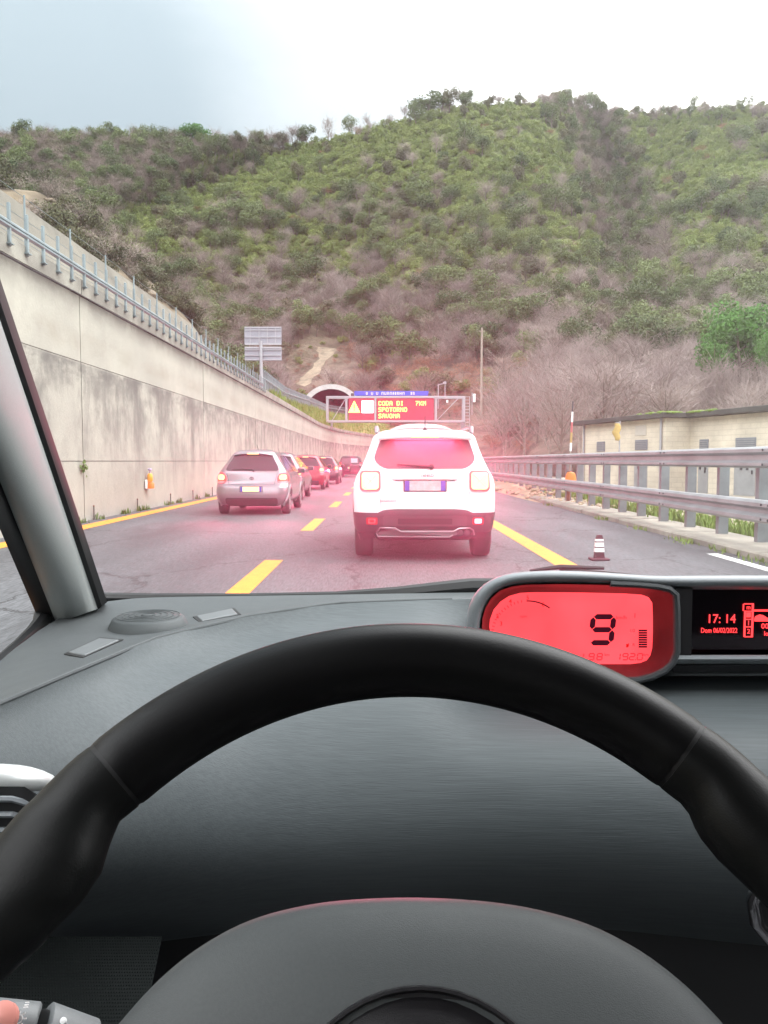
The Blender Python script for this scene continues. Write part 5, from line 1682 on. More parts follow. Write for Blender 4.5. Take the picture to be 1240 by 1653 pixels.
def make_van(name, label, X, Y0, col):
    """boxy black people carrier, rear door with wide window"""
    t = thing(name, label, 'car', (X, Y0, 0))
    w = [(.28, .78), (.45, .86), (.9, .87), (1.05, .85), (1.4, .77), (1.55, .70), (1.62, .58), (1.65, .4)]
    yr = [(.28, .1), (.5, .0), (1.0, .03), (1.5, .12), (1.6, .2), (1.65, .5)]
    yf = [(.28, 4.1), (.6, 4.2), (.9, 4.0), (1.05, 3.3), (1.5, 2.5), (1.65, 2.0)]
    car = Car(w, yr, yf, crown=.04, rr=.14)
    bp_ = paint(name + '_paint', col, .2, .3)
    wy, wr = (.75, 3.3), .32
    car.shell([.28, .34, .42, .5, .58, .66, .74, .82, .9, .98, 1.05, 1.15, 1.25, 1.35, 1.45, 1.52, 1.58, 1.62, 1.65], 'body', bp_, t, wy, wr)
    b = MB(); b.bevbox((0, 2, .3), (1.3, 3.5, .18), .05); b.build('underbody', M['black'], t)
    for y in wy:
        for s in (-1, 1): wheel(t, s * .75, y, wr, .2, s); arch_trim(car, t, y, wr + .02, s, M['plastic_black'])
    car.rear_patch(rrect(1.06, 1.48, -.66, .66, .06, xa1=-.58, xb1=.58), 'rear_window', M['glass_dark'], t)
    b = MB(); b.bevbox((.28, .0, 1.28), (.5, .01, .34), .004); b.build('pale_window_patch', mat('pale_patch', (.55, .55, .6), .5), t)  # pale flat patch over part of the rear window
    for s in (-1, 1):
        tl = car.rear_patch(rrect(.78, 1.1, min(s * .70, s * .84), max(s * .70, s * .84), .03), 'tail_lamp', M['lens_red_lit'], t, off=.012)
        car.rear_patch(rrect(.84, .96, min(s * .73, s * .81), max(s * .73, s * .81), .02), 'lamp_core', M['lens_lit'], tl, off=.02)
        spot(tl, (s * .77, -.06, .9), SPOT_P * 2)
        car.side_patch(rrect(1.08, 1.45, .4, 2.8, .06, xa1=.5, xb1=2.5), s, 'side_window', M['glass_dark'], t)
        mirror(car, t, s, 2.8, 1.1, bp_)
    plate(car, t, .72, lit=True)
    b = MB(); b.bevbox((0, .05, 1.615), (1.1, .05, .035), .01); b.build('roof_strip', M['satin'], t)
    return t


SPOT_P = 135.0
make_suv()
make_hatch('hatchback', 'silver grey small hatchback with lit brake lamps alone beside the wall', -3.06, 18.35, (.27, .275, .29))
make_hatch('hatchback', 'grey hatchback half hidden in front of the silver one beside the wall', -3.42, 25.0, (.14, .13, .14))
make_hatch('hatchback', 'dark red hatchback third in the left lane queue', -3.42, 34.5, (.30, .02, .03), metal=.2)
make_hatch('hatchback', 'black hatchback fourth in the left lane queue behind the black people carrier', -3.25, 42.5, (.03, .03, .035), metal=.2)
for o in list(COL.objects):
    if o.name.startswith('hatchback') and o.parent is None: o['group'] = 'hatchbacks queuing in the left lane'
make_van('people_carrier', 'black people carrier at the far head of the left lane queue', -2.55, 61.0, (.018, .018, .02))

# =================================================================== THE CAR WE SIT IN
def interior_plastic(name, col, rough, bump=.25, bscale=2400.0, lines=False, spec=.5):
    m = bpy.data.materials.new(name); m.use_nodes = True
    n, l = m.node_tree.nodes, m.node_tree.links
    b = n['Principled BSDF']; b.inputs['Base Color'].default_value = (*col, 1); b.inputs['Roughness'].default_value = rough; b.inputs['Specular IOR Level'].default_value = spec
    g = n.new('ShaderNodeNewGeometry'); mp = n.new('ShaderNodeMapping'); l.new(g.outputs['Position'], mp.inputs['Vector'])
    if lines: mp.inputs['Scale'].default_value = (.035, 1, 1)
    nz = n.new('ShaderNodeTexNoise'); nz.inputs['Scale'].default_value = bscale; nz.inputs['Detail'].default_value = 3; l.new(mp.outputs[0], nz.inputs['Vector'])
    bp = n.new('ShaderNodeBump'); bp.inputs['Strength'].default_value = bump; bp.inputs['Distance'].default_value = .0006; l.new(nz.outputs['Fac'], bp.inputs['Height']); l.new(bp.outputs['Normal'], b.inputs['Normal'])
    n2 = n.new('ShaderNodeTexNoise'); n2.inputs['Scale'].default_value = 14; n2.inputs['Detail'].default_value = 5; l.new(mp.outputs[0], n2.inputs['Vector'])
    mr = n.new('ShaderNodeMapRange'); mr.inputs[1].default_value = .3; mr.inputs[2].default_value = .7; mr.inputs[3].default_value = rough - .06; mr.inputs[4].default_value = rough + .08
    l.new(n2.outputs['Fac'], mr.inputs[0]); l.new(mr.outputs[0], b.inputs['Roughness'])
    n3 = n.new('ShaderNodeTexNoise'); n3.inputs['Scale'].default_value = bscale * .35; n3.inputs['Detail'].default_value = 2; l.new(mp.outputs[0], n3.inputs['Vector'])
    m3 = n.new('ShaderNodeMapRange'); m3.inputs[1].default_value = .3; m3.inputs[2].default_value = .7; m3.inputs[3].default_value = .90 if lines else .95; m3.inputs[4].default_value = 1.10 if lines else 1.05; l.new(n3.outputs['Fac'], m3.inputs[0])
    vm = n.new('ShaderNodeVectorMath'); vm.operation = 'SCALE'; vm.inputs[0].default_value = col; l.new(m3.outputs[0], vm.inputs['Scale']); l.new(vm.outputs[0], b.inputs['Base Color'])
    return m


M['dash'] = interior_plastic('dash_plastic', (0.070, 0.078, 0.081), .58, spec=.35)
M['facia'] = interior_plastic('facia_plastic', (0.078, 0.090, 0.095), .58, .4, 1100, lines=True, spec=.32)
M['pillar'] = interior_plastic('pillar_trim', (0.24, 0.26, 0.255), .55, .3)
M['seal'] = mat('black_rubber_seal', (.012, .012, .013), .6)
M['leather'] = interior_plastic('black_leather', (0.006, 0.006, 0.0065), .42, .12, 1100, spec=.22)
M['grip'] = interior_plastic('grip_leather', (0.007, 0.0075, 0.0075), .44, .16, 1200, spec=.22)
M['knee'] = interior_plastic('knee_stud_plastic', (.012, .015, .015), .6, spec=.08)
M['hub'] = interior_plastic('hub_plastic', (0.075, 0.083, 0.085), .55)
M['hood'] = interior_plastic('hood_plastic', (0.20, 0.218, 0.232), .38)
M['rim_dark'] = interior_plastic('dark_rim_plastic', (.05, .055, .06), .45)
M['recess'] = interior_plastic('recess_plastic', (0.013, 0.012, 0.014), .45)
M['strip'] = mat('grey_strip_plastic', (.125, .135, .14), .5, var=.04, vscale=30)
M['lcd'] = mat('red_backlit_display', (.35, .01, .015), .25, emit=(1.0, .062, .075), estr=1.0)
_n, _l = M['lcd'].node_tree.nodes, M['lcd'].node_tree.links
_g = _n.new('ShaderNodeNewGeometry'); _t = _n.new('ShaderNodeTexNoise'); _t.inputs['Scale'].default_value = 16; _t.inputs['Detail'].default_value = 2; _l.new(_g.outputs['Position'], _t.inputs['Vector'])
_m = _n.new('ShaderNodeMapRange'); _m.inputs[1].default_value = .3; _m.inputs[2].default_value = .7; _m.inputs[3].default_value = .78; _m.inputs[4].default_value = 1.12; _l.new(_t.outputs['Fac'], _m.inputs[0]); _l.new(_m.outputs[0], _n['Principled BSDF'].inputs['Emission Strength'])
M['lcd_dark'] = mat('display_segment', (.035, .004, .014), .4, emit=(.05, .004, .012), estr=.5)
M['lcd_faint'] = mat('faint_display_segment', (.25, .008, .012), .4, emit=(.50, .02, .03), estr=.8)
M['led_red'] = mat('red_led_text', (.3, .01, .01), .4, emit=(1.0, .045, .05), estr=1.3)
M['roof_lining'] = mat('roof_lining', (.09, .09, .088), .95)
M['seat_cloth'] = mat('seat_cloth', (.05, .05, .055), .95)

car = thing('car', 'interior of the car we sit in, grey dashboard with black steering wheel and red display', 'car', (.37, 0, 0))


def grid(b, rows):
    b.loft([[tuple(p) for p in r] for r in rows], False, False)
    return b


# ---- dash top between the windscreen and the facia crease
CREASE = [(-320, 1275), (-60, 1160), (100, 1092), (250, 1030), (400, 995), (540, 974), (700, 968), (850, 966), (1000, 968), (1240, 972), (1700, 975)]
cols = [-320, -180, -60, 20, 100, 175, 250, 325, 400, 470, 540, 620, 700, 780, 860, 1000, 1150, 1300, 1500, 1700]


def crease_pt(px, dz=0.0):
    return G(px, interp(CREASE, px), 1.052 + .012 * min(1, max(0, (px - 250) / 300)) + dz)


FAR = [(-320, 1235, .66), (-60, 1118, .80), (0, 1068, .86), (60, 1008, .97), (110, 985, 1.05), (165, 968, 1.10), (250, 964, 1.13), (400, 962, 1.15), (540, 960, 1.16), (700, 957, 1.17), (860, 955, 1.18), (1240, 955, 1.18), (1700, 955, 1.16)]


def far_pt(px):
    return P(px, float(np.interp(px, [f[0] for f in FAR], [f[1] for f in FAR])), float(np.interp(px, [f[0] for f in FAR], [f[2] for f in FAR])))


rows = []
for u in (0, .02, .05, .12, .3, .5, .7, .88, 1.0):
    r = []
    for px in cols:
        a, c = crease_pt(px), far_pt(px)
        p = a.lerp(c, u); p.z += float(np.interp(u, [0, .05, .12, .3, .7, 1], [-.001, -.001, -.003, -.007, -.006, 0]))
        r.append(p)
    rows.append(r)
b = MB(); grid(b, rows)
dash = b.build('dash_top', M['dash'], car, world=True, smooth=True, angle=180, subd=1)

# ---- facia: rolls over the crease and down towards the knees
ROWS = {   # px: list of (py, Y)
    -320: [(1275, None), (1290, .43), (1330, .425), (1380, .42), (1430, .42), (1480, .425), (1530, .44), (1600, .50), (1680, .60)],
    -60: [(1160, None), (1185, .595), (1225, .585), (1275, .575), (1325, .57), (1380, .57), (1440, .575), (1500, .60), (1560, .70)],
    100: [(1092, None), (1120, .715), (1160, .69), (1215, .665), (1270, .65), (1330, .643), (1400, .645), (1460, .68), (1530, .78)],
    250: [(1030, None), (1058, .86), (1105, .805), (1165, .755), (1235, .72), (1310, .70), (1385, .693), (1445, .715), (1520, .80)],
    400: [(995, None), (1025, .965), (1075, .885), (1140, .815), (1215, .765), (1295, .735), (1375, .722), (1440, .74), (1520, .82)],
    540: [(974, None), (1005, 1.01), (1060, .915), (1130, .835), (1210, .78), (1290, .748), (1370, .733), (1440, .75), (1520, .83)],
    700: [(968, None), (1000, 1.02), (1056, .925), (1128, .84), (1210, .785), (1290, .752), (1370, .737), (1440, .754), (1520, .83)],
    770: [(967, None), (1012, 1.06), (1086, .985), (1140, .86), (1210, .785), (1290, .752), (1371, .737), (1442, .754), (1522, .83)],
    860: [(966, None), (1012, 1.065), (1088, 1.00), (1140, .865), (1210, .785), (1290, .752), (1372, .737), (1445, .754), (1525, .83)],
    1000: [(968, None), (1012, 1.065), (1088, 1.00), (1140, .865), (1212, .785), (1294, .752), (1380, .737), (1455, .754), (1530, .83)],
    1150: [(970, None), (1012, 1.065), (1088, 1.00), (1140, .865), (1220, .785), (1305, .752), (1395, .737), (1475, .754), (1545, .83)],
    1300: [(972, None), (1012, 1.065), (1088, 1.00), (1140, .865), (1226, .785), (1315, .752), (1410, .737), (1490, .754), (1560, .83)],
    1700: [(975, None), (1012, 1.065), (1088, 1.00), (1140, .865), (1226, .785), (1315, .752), (1410, .737), (1490, .754), (1560, .83)]}
kx = sorted(ROWS)


def facia_pt(px, i):
    py = float(np.interp(px, kx, [ROWS[k][i][0] for k in kx]))
    if i == 0: return crease_pt(px)
    Y = float(np.interp(px, kx, [ROWS[k][i][1] for k in kx]))
    return P(px, py, Y)


fcols = list(np.arange(-320, 1701, 60))
b = MB(); rows = [[facia_pt(px, i) for px in fcols] for i in range(9)]
grid(b, rows)
facia = b.build('facia', M['facia'], car, world=True, smooth=True, angle=180, subd=2)
b = MB(); b.tube([crease_pt(px) + Vector((0, .002, -.0005)) for px in np.arange(-320, 745, 30)], .0024, 8); b.build('crease_bead', M['dash'], car, world=True, smooth=True)
# dark lower dash behind the wheel
b = MB(); b.bevbox((.42, 1.05, .44), (1.7, .5, .90), .03); b.build('lower_dash', M['black'], car, world=True)

# ---- things set in the dash top
from mathutils.bvhtree import BVHTree
dash_bvh = BVHTree.FromPolygons([v.co + Vector((.37, 0, 0)) for v in dash.data.vertices], [list(p.vertices) for p in dash.data.polygons])


def on_dash(px, py, up=0.0):
    h = dash_bvh.ray_cast(Vector((0, 0, EYE)), ray(px, py).normalized())
    n_ = h[1] if h[1].z > 0 else -h[1]
    return h[0] + n_ * up


c = on_dash(240, 1012); rx = 57 / F_PX * c.y
b = MB(); b.lathe([(rx * 1.32, -.008), (rx * 1.30, .001), (rx * 1.12, .004), (rx * 1.08, .010), (rx, .017), (rx * .94, .0185), (0, .021)], (c.x, c.y, c.z - .006), 40)
sp_ = b.build('speaker', M['dash'], car, world=True, smooth=True, angle=50)
b = MB()
for k in range(5):
    r_ = rx * (.2 + .17 * k)
    b.tube([(c.x + r_ * math.cos(a), c.y + r_ * math.sin(a), c.z + .0142 + .0003 * (4 - k)) for a in np.linspace(0, 2 * math.pi, 33)], .0005, 5, cap=False)
b.build('speaker_grille', M['dash'], sp_, world=True, smooth=True)
for quad in ([(317, 996), (326, 1004), (384, 993), (375, 984)], [(110, 1055), (137, 1060), (193, 1035), (160, 1032)]):
    pts = [on_dash(x, y, .0005) for x, y in quad]
    ctr = sum(pts, Vector()) / 4
    b = MB(); b.prism([ctr + (p - ctr) * 1.16 + Vector((0, 0, -.004)) for p in pts], (0, 0, .0045)); sl = b.build('vent_slot', M['seal'], car, world=True)
    b = MB(); b.prism([p + Vector((0, 0, -.003)) for p in pts], (0, 0, .0045)); b.build('vent_strip', M['strip'], sl, world=True, bevel=.0015)

# ---- windscreen pillar, seals and small front quarter window
def pil(s, t, dY=0.0, kind='trim'):
    """s across 0..1, t up 0..1"""
    ends = {'trim': (((89, 1001), (155, 974)), ((-110, 500), (-110, 191))), 'left': (((62, 999), (91, 1003)), ((-110, 597), (-110, 496))), 'right': (((153, 977), (170, 962)), ((-110, 195), (-110, 117)))}[kind]
    (a, b_), (c_, d_) = ends
    B_ = P(lerp(a[0], b_[0], s), lerp(a[1], b_[1], s), 1.02 + dY)
    T_ = P(lerp(c_[0], d_[0], s), lerp(c_[1], d_[1], s), .60 + dY)
    return B_.lerp(T_, t)


ts_ = np.linspace(-.02, 1.7, 14)
b = MB(); rings = []
for t in ts_:
    e = max(0, (.04 - t) / .06)
    front = [pil(s, t, -.030 * math.sin(math.pi * s) ** .7 + .006) for s in np.linspace(0, 1, 11)]
    rings.append(front + [pil(1, t, .07), pil(0, t, .07)])
b.loft(rings); b.build('pillar_trim', M['pillar'], car, world=True, smooth=True, angle=40)
for k in ('left', 'right'):
    b = MB(); rings = []
    for t in ts_:
        rings.append([pil(0, t, .010, k), pil(.5, t, .004, k), pil(1, t, .010, k), pil(1, t, .05, k), pil(0, t, .05, k)])
    b.loft(rings); b.build('pillar_seal', M['seal'], car, world=True, smooth=True, angle=40)
qw = [(-230, 1185, .66), (-100, 1122, .76), (-40, 1094, .83), (0, 1067, .88), (30, 1041, .93), (52, 1020, .97), (66, 1005, 1.0), (70, 992, 1.03)]
b = MB(); b.tube([P(x, y, Y) for x, y, Y in qw], [.013, .010, .008, .007, .007, .008, .010, .012], 8); b.build('quarter_window_seal', M['seal'], car, world=True, smooth=True)
# windscreen base trim
b = MB(); b.tube([P(x, y, Y) for x, y, Y in ((150, 964, 1.09), (165, 965, 1.11), (250, 966, 1.14), (400, 966, 1.16), (540, 964, 1.17), (640, 959, 1.18), (760, 948, 1.19), (1000, 946, 1.19), (1400, 950, 1.19))], [.006, .0075, .0075, .0075, .0085, .011, .014, .014, .014], 8); b.build('windscreen_seal', M['seal'], car, world=True, smooth=True)


def glass_volume(name, dens, aniso):
    """road film on the glass: clear but for a little forward scatter"""
    m = bpy.data.materials.new(name); m.use_nodes = True
    n, l = m.node_tree.nodes, m.node_tree.links
    n.remove(n['Principled BSDF'])
    a = n.new('ShaderNodeAddShader')
    for k, (d_, g_) in enumerate(((dens * .36, aniso), (dens * .64, .76))):
        v = n.new('ShaderNodeVolumePrincipled'); v.inputs['Density'].default_value = d_; v.inputs['Anisotropy'].default_value = g_; v.inputs['Color'].default_value = (.97, .97, .97, 1)
        l.new(v.outputs[0], a.inputs[k])
    l.new(a.outputs[0], n['Material Output'].inputs['Volume'])
    return m


M['windscreen'] = glass_volume('filmed_windscreen_glass', 11.0, .945)
w0, w1 = Vector((0, 1.235, 1.035)), Vector((0, .455, 1.615))
nrm = Vector((0, (w1 - w0).z, -(w1 - w0).y)).normalized() * .006
b = MB(); b.loft([[p + Vector((x, 0, 0)) for p in (w0, w1, w1 + nrm, w0 + nrm)] for x in (-.47, 1.22)])
b.build('windscreen', M['windscreen'], car, world=True)
# wipers lying at the foot of the windscreen
for a, c, d in (((560, 963), (680, 956), (764, 946)), ((855, 921), (905, 915), (975, 917))):
    b = MB(); Yw = 1.30
    b.tube([P(*a, Yw), P(*c, Yw), P(*d, Yw)], [.002, .0045, .003], 6); w_ = b.build('wiper_blade', M['seal'], car, world=True, smooth=True)
    b = MB(); b.tube([P(c[0], c[1] + 5, Yw + .01), P(d[0] + 60, d[1] + 16, Yw + .03)], .006, 6); b.build('wiper_arm', M['seal'], w_, world=True, smooth=True)

# ---- centre instrument hood
OUT = [(752, 1016), (753, 995), (757, 972), (770, 950), (790, 935), (815, 925), (845, 921), (900, 919), (966, 922), (1020, 926), (1060, 929), (1100, 928), (1240, 927), (1700, 930)]
INN = [(778, 1016), (779, 998), (784, 981), (793, 966), (808, 953), (826, 947), (848, 944), (900, 943), (966, 944), (1020, 946), (1060, 948), (1092, 953), (1240, 951), (1700, 953)]
MID = [((a[0] + c[0]) / 2, (a[1] + c[1]) / 2) for a, c in zip(OUT, INN)]
rows = [[P(x, y, .945) for x, y in INN], [P(x, y, .908) for x, y in INN], [P(lerp(x, u, .45), lerp(y, v, .45), .897) for (x, y), (u, v) in zip(INN, OUT)], [P(lerp(x, u, .85), lerp(y, v, .85), .902) for (x, y), (u, v) in zip(INN, OUT)],
        [P(x, y, .915) for x, y in OUT], [P(x, y + 4, .95) for x, y in OUT], [P(x + 8 * (x < 800), y + 22, 1.05) for x, y in OUT], [P(x + 14 * (x < 800), y + 44, 1.15) for x, y in OUT]]
b = MB(); grid(b, rows)
hood = b.build('instrument_hood', M['hood'], car, world=True, smooth=True, angle=180, subd=1)

# left display: bezel running back to the screen
LOOP_F = [(778, 1016), (779, 998), (784, 981), (793, 966), (808, 953), (826, 947), (848, 944), (900, 943), (966, 944), (1020, 946), (1060, 948), (1078, 952), (1087, 962), (1089, 990), (1089, 1025), (1088, 1052), (1082, 1068), (1070, 1080), (1052, 1089), (1030, 1094), (980, 1096), (900, 1096), (830, 1092), (800, 1080), (784, 1056)]
LOOP_S = [(790, 1012), (791, 1000), (797, 984), (808, 971), (822, 962), (840, 957), (862, 956), (910, 956), (966, 957), (1008, 958), (1036, 960), (1047, 964), (1053, 973), (1054, 995), (1054, 1022), (1053, 1046), (1050, 1058), (1044, 1066), (1034, 1070), (1018, 1072), (975, 1072), (905, 1072), (846, 1070), (815, 1060), (796, 1040)]
DY = .962
b = MB(); rowF = [P(x, y, .906) for x, y in LOOP_F]; rowS = [P(x, y, DY) for x, y in LOOP_S]
rowM = [a.lerp(c_, .55) + Vector((0, .008, 0)) for a, c_ in zip(rowF, rowS)]
b.loft([rowF, rowM, rowS], True, False)
bez = b.build('display_bezel', M['recess'], hood, world=True, smooth=True, angle=40)
b = MB(); b.add([P(x, y, DY) for x, y in LOOP_S], [tuple(range(len(LOOP_S)))])
scr = b.build('display', M['lcd'], car, world=True)
if (scr.data.polygons[0].normal.y > 0): scr.data.flip_normals()
# raised rim round the lower right of the display
b = MB(); rim_path = [(985, 942), (1030, 944), (1062, 947), (1080, 951), (1091, 960), (1093, 990), (1093, 1052), (1086, 1070), (1073, 1083), (1054, 1092), (1030, 1098), (980, 1100), (900, 1100), (830, 1097), (795, 1084), (778, 1058), (773, 1016)]
b.tube([P(x, y, .902) for x, y in rim_path], .0042, 8); b.build('bezel_rim', M['rim_dark'], hood, world=True, smooth=True)
# body of the hood under and behind
b = MB(); b.loft([[P(x, y, Y) for x, y in LOOP_F] for Y in (.909, 1.0)], True, False); b.build('hood_body', M['recess'], hood, world=True, smooth=True)
b = MB(); lo = P(760, 1110, .93)
b.bevbox((.66, 1.09, .94), (1.0, .2, .13), .02); b.build('hood_base', M['recess'], hood, world=True)

# right display: black recess, ledge and red text
q0, q1 = P(1096, 950, .93), P(1700, 1058, .93)
b = MB(); b.box(((q0.x + q1.x) / 2, .965, (q0.z + q1.z) / 2), (q1.x - q0.x, .01, q0.z - q1.z)); rd = b.build('trip_display', mat('dark_display_glass', (.014, .008, .014), .2), car, world=True)
for px in (1094, ):
    b = MB(); b.loft([[P(x, y, Y) for x, y in ((1090, 950), (1118, 950), (1116, 1060), (1090, 1060))] for Y in (.905, .958)]); b.build('recess_wall', M['recess'], hood, world=True)
b = MB(); b.loft([[P(x, y, Y) for y, Y in ((1057, .95), (1058, .905), (1064, .90), (1071, .905), (1073, .95))] for x in (1086, 1700)]); b.build('ledge', M['hood'], hood, world=True, smooth=True, angle=50)
b = MB(); b.loft([[P(x, y, Y) for y, Y in ((1072, .96), (1073, .915), (1086, .92), (1087, .97))] for x in (1086, 1700)]); b.build('ledge_gap', M['recess'], hood, world=True)


def disp_text(body, px, py, hpx, m, parent, Y, align='CENTER', shear=0, sx=1.0, nm='digits', space=1.0):
    p = P(px, py, Y)
    return text_mesh(body, hpx / F_PX * Y * 1.38, nm, m, parent, p, depth=.0002, align=align, shear=shear, world=True, sx=sx, space=space)


def seg_digit(b, ch, cx_, cy_, h, w, th, Y, slant=.12):
    """seven-segment digit in pixels of the photograph, built as bevelled bars"""
    on = {'0': 'abcdef', '1': 'bc', '2': 'abged', '3': 'abgcd', '4': 'fgbc', '5': 'afgcd', '6': 'afgedc', '7': 'abc', '8': 'abcdefg', '9': 'abcdfg'}[ch]
    hw, hh, g = w / 2, h / 2, th * .10
    def bar(x0, y0, x1, y1):
        d = Vector((x1 - x0, y1 - y0)).normalized(); n_ = Vector((-d.y, d.x)) * th / 2; k = th / 2
        pts = [Vector((x0, y0)) + d * g, Vector((x0, y0)) + d * (g + k) + n_, Vector((x1, y1)) - d * (g + k) + n_, Vector((x1, y1)) - d * g, Vector((x1, y1)) - d * (g + k) - n_, Vector((x0, y0)) + d * (g + k) - n_]
        b.prism([P(cx_ + q.x - q.y * slant, cy_ + q.y, Y) for q in pts], (0, -.0004, 0))
    L = {'a': (-hw, -hh, hw, -hh), 'b': (hw, -hh, hw, 0), 'c': (hw, 0, hw, hh), 'd': (-hw, hh, hw, hh), 'e': (-hw, 0, -hw, hh), 'f': (-hw, -hh, -hw, 0), 'g': (-hw, 0, hw, 0)}
    for s in on: bar(*L[s])


TYY = DY - .0012
b = MB(); seg_digit(b, '9', 972, 1016.5, 42, 33, 8.5, TYY); b.build('speed_digit', M['lcd_dark'], scr, world=True)
disp_text('km/h', 1003, 997, 6.5, M['lcd_faint'], scr, TYY)
# fuel bars
for k in range(8):
    b = MB(); y = 1016.5 + k * 3.75; p, q = P(1031, y, TYY), P(1044.5, y + 2.7, TYY)
    b.box(((p.x + q.x) / 2, TYY, (p.z + q.z) / 2), (q.x - p.x, .0005, p.z - q.z)); b.build('fuel_bar', M['lcd_dark'], scr, world=True)
disp_text('1', 1025, 994, 8, M['lcd_faint'], scr, TYY); disp_text('1/2', 1021, 1018, 5, M['lcd_faint'], scr, TYY); disp_text('R', 1023, 1041, 5, M['lcd_faint'], scr, TYY)
b = MB(); p = P(1012.5, 1041, TYY)
b.box((p.x, TYY, p.z - .001), (.0022, .0005, .004)); b.box((p.x + .0018, TYY, p.z), (.0007, .0005, .004)); b.build('fuel_symbol', mat('lcd_red_mark', (.3, .01, .01), .4, emit=(.55, .0, .0), estr=.8), scr, world=True)
b = MB(); x = 934
for chx, cxx in (('1', 938), ('9', 955), ('8', 968)): seg_digit(b, chx, cxx, 1060, 10, 8, 1.7, TYY)
for chx, cxx in (('1', 997), ('9', 1009.5), ('2', 1020.5), ('0', 1033)): seg_digit(b, chx, cxx, 1060, 10, 8, 1.7, TYY)
p_ = P(1026, 1065, TYY); b.box((p_.x, TYY, p_.z), (.0012, .0006, .0012)); b.build('trip_digits', M['lcd_faint'], scr, world=True)
disp_text('km', 980, 1057, 5, M['lcd_faint'], scr, TYY); disp_text('km', 1043, 1057, 5, M['lcd_faint'], scr, TYY)
# rev arc: bold outer part, faint ticks, numbers
ac = (852, 1024); ar = 54
b = MB(); pts = []
for a in np.linspace(92, 52, 12): pts.append(P(ac[0] + ar * 1.06 * math.cos(R(a)), ac[1] - ar * math.sin(R(a)), TYY))
b.tube(pts, .0008, 5); b.build('rev_arc', M['lcd_dark'], scr, world=True)
for a in np.linspace(100, 172, 13):
    b = MB(); b.tube([P(ac[0] + r_ * 1.06 * math.cos(R(a)), ac[1] - r_ * math.sin(R(a)), TYY) for r_ in (ar - 2, ar + 2)], .0005, 4); b.build('rev_tick', M['lcd_faint'], scr, world=True)
red_mark = mat('lcd_red_number', (.4, .01, .01), .4, emit=(.62, .0, .0), estr=1.0)
for s, x, y in (('2', 803, 995), ('3', 809, 1007), ('4', 824, 971), ('5', 852, 965), ('6', 877, 976)): disp_text(s, x, y, 7, red_mark, scr, TYY)
disp_text('rpm', 845, 995, 5, M['lcd_faint'], scr, TYY)
# trip display writing
TY2 = .9585
disp_text('17: 14', 1164.5, 999.5, 15, M['led_red'], rd, TY2, sx=.93, nm='clock')
disp_text('Dom 06/02/2022', 1161, 1018, 8.5, M['led_red'], rd, TY2, sx=.74, nm='date')


def bar_px(b, x0, y0, x1, y1, Y=TY2):
    p, q = P(x0, y0, Y), P(x1, y1, Y); b.box(((p.x + q.x) / 2, Y, (p.z + q.z) / 2), (abs(q.x - p.x), .0006, abs(p.z - q.z)))


b = MB(); bar_px(b, 1215, 984, 1262, 987); bar_px(b, 1201.5, 986, 1203, 1028); bar_px(b, 1214, 974, 1215.5, 1028)
for y in (974, 986, 999, 1011, 1027): bar_px(b, 1201.5, y, 1215.5, y + 1.6)
bar_px(b, 1199.5, 975, 1201, 986); bar_px(b, 1205, 988.5, 1212, 996.5)
b.build('menu_frame', M['led_red'], rd, world=True)
disp_text('1', 1208.5, 1006, 8, M['led_red'], rd, TY2); disp_text('2', 1208.5, 1019.5, 8, M['led_red'], rd, TY2); disp_text('m', 1208.5, 980.5, 8, M['led_red'], rd, TY2, sx=.8)
b = MB(); b.prism([P(x, y, TY2) for x, y in ((1217, 1001), (1219, 995), (1226, 992), (1232, 993), (1240, 998), (1252, 999), (1252, 1003), (1218, 1003))], (0, -.0005, 0)); b.build('car_symbol', M['led_red'], rd, world=True)
disp_text('000', 1238, 1011, 9, M['led_red'], rd, TY2); disp_text('km', 1240, 1023, 8, M['led_red'], rd, TY2)

# ---- steering wheel
WC = Vector((.011, .2484, 1.028)); WT = .683
wu, wv, wn_ = Vector((1, 0, 0)), Vector((0, math.sin(WT), math.cos(WT))), Vector((0, -math.cos(WT), math.sin(WT)))
sw = bpy.data.objects.new('steering_wheel', None); COL.objects.link(sw); sw.parent = car; sw.location = WC - wloc(car)


def wpl(px, py, off=0.0):
    d = ray(px, py); o_ = Vector((0, 0, EYE)); c_ = WC + wn_ * off
    t = (c_ - o_).dot(wn_) / d.dot(wn_); p = o_ + d * t - WC
    return p.dot(wu), p.dot(wv)


def wxyz(u, v, h=0.0): return WC + wu * u + wv * v + wn_ * h


RO = .187


def ang(px, py):
    u, v = wpl(px, py); return math.atan2(u, v), math.hypot(u, v)


inner_pts = [(-3.2, .154)]
for q in [(-80, 1650), (0, 1582), (60, 1530), (130, 1450), (162, 1402), (174, 1362), (190, 1322)]: inner_pts.append(ang(*q))
aL = .5 * (ang(180, 1183)[0] + ang(195, 1315)[0]); aR = .5 * (ang(1108, 1141)[0] + ang(1100, 1278)[0])
inner_pts += [(aL, .154), (aR, .154)]
for q in [(1112, 1300), (1130, 1345), (1165, 1388), (1205, 1425), (1250, 1470), (1310, 1530)]: inner_pts.append(ang(*q))
inner_pts += [(3.2, .154)]
inner_pts.sort()
print('WHEEL inner', [(round(a, 2), round(r_, 3)) for a, r_ in inner_pts], 'seams', aL, aR)


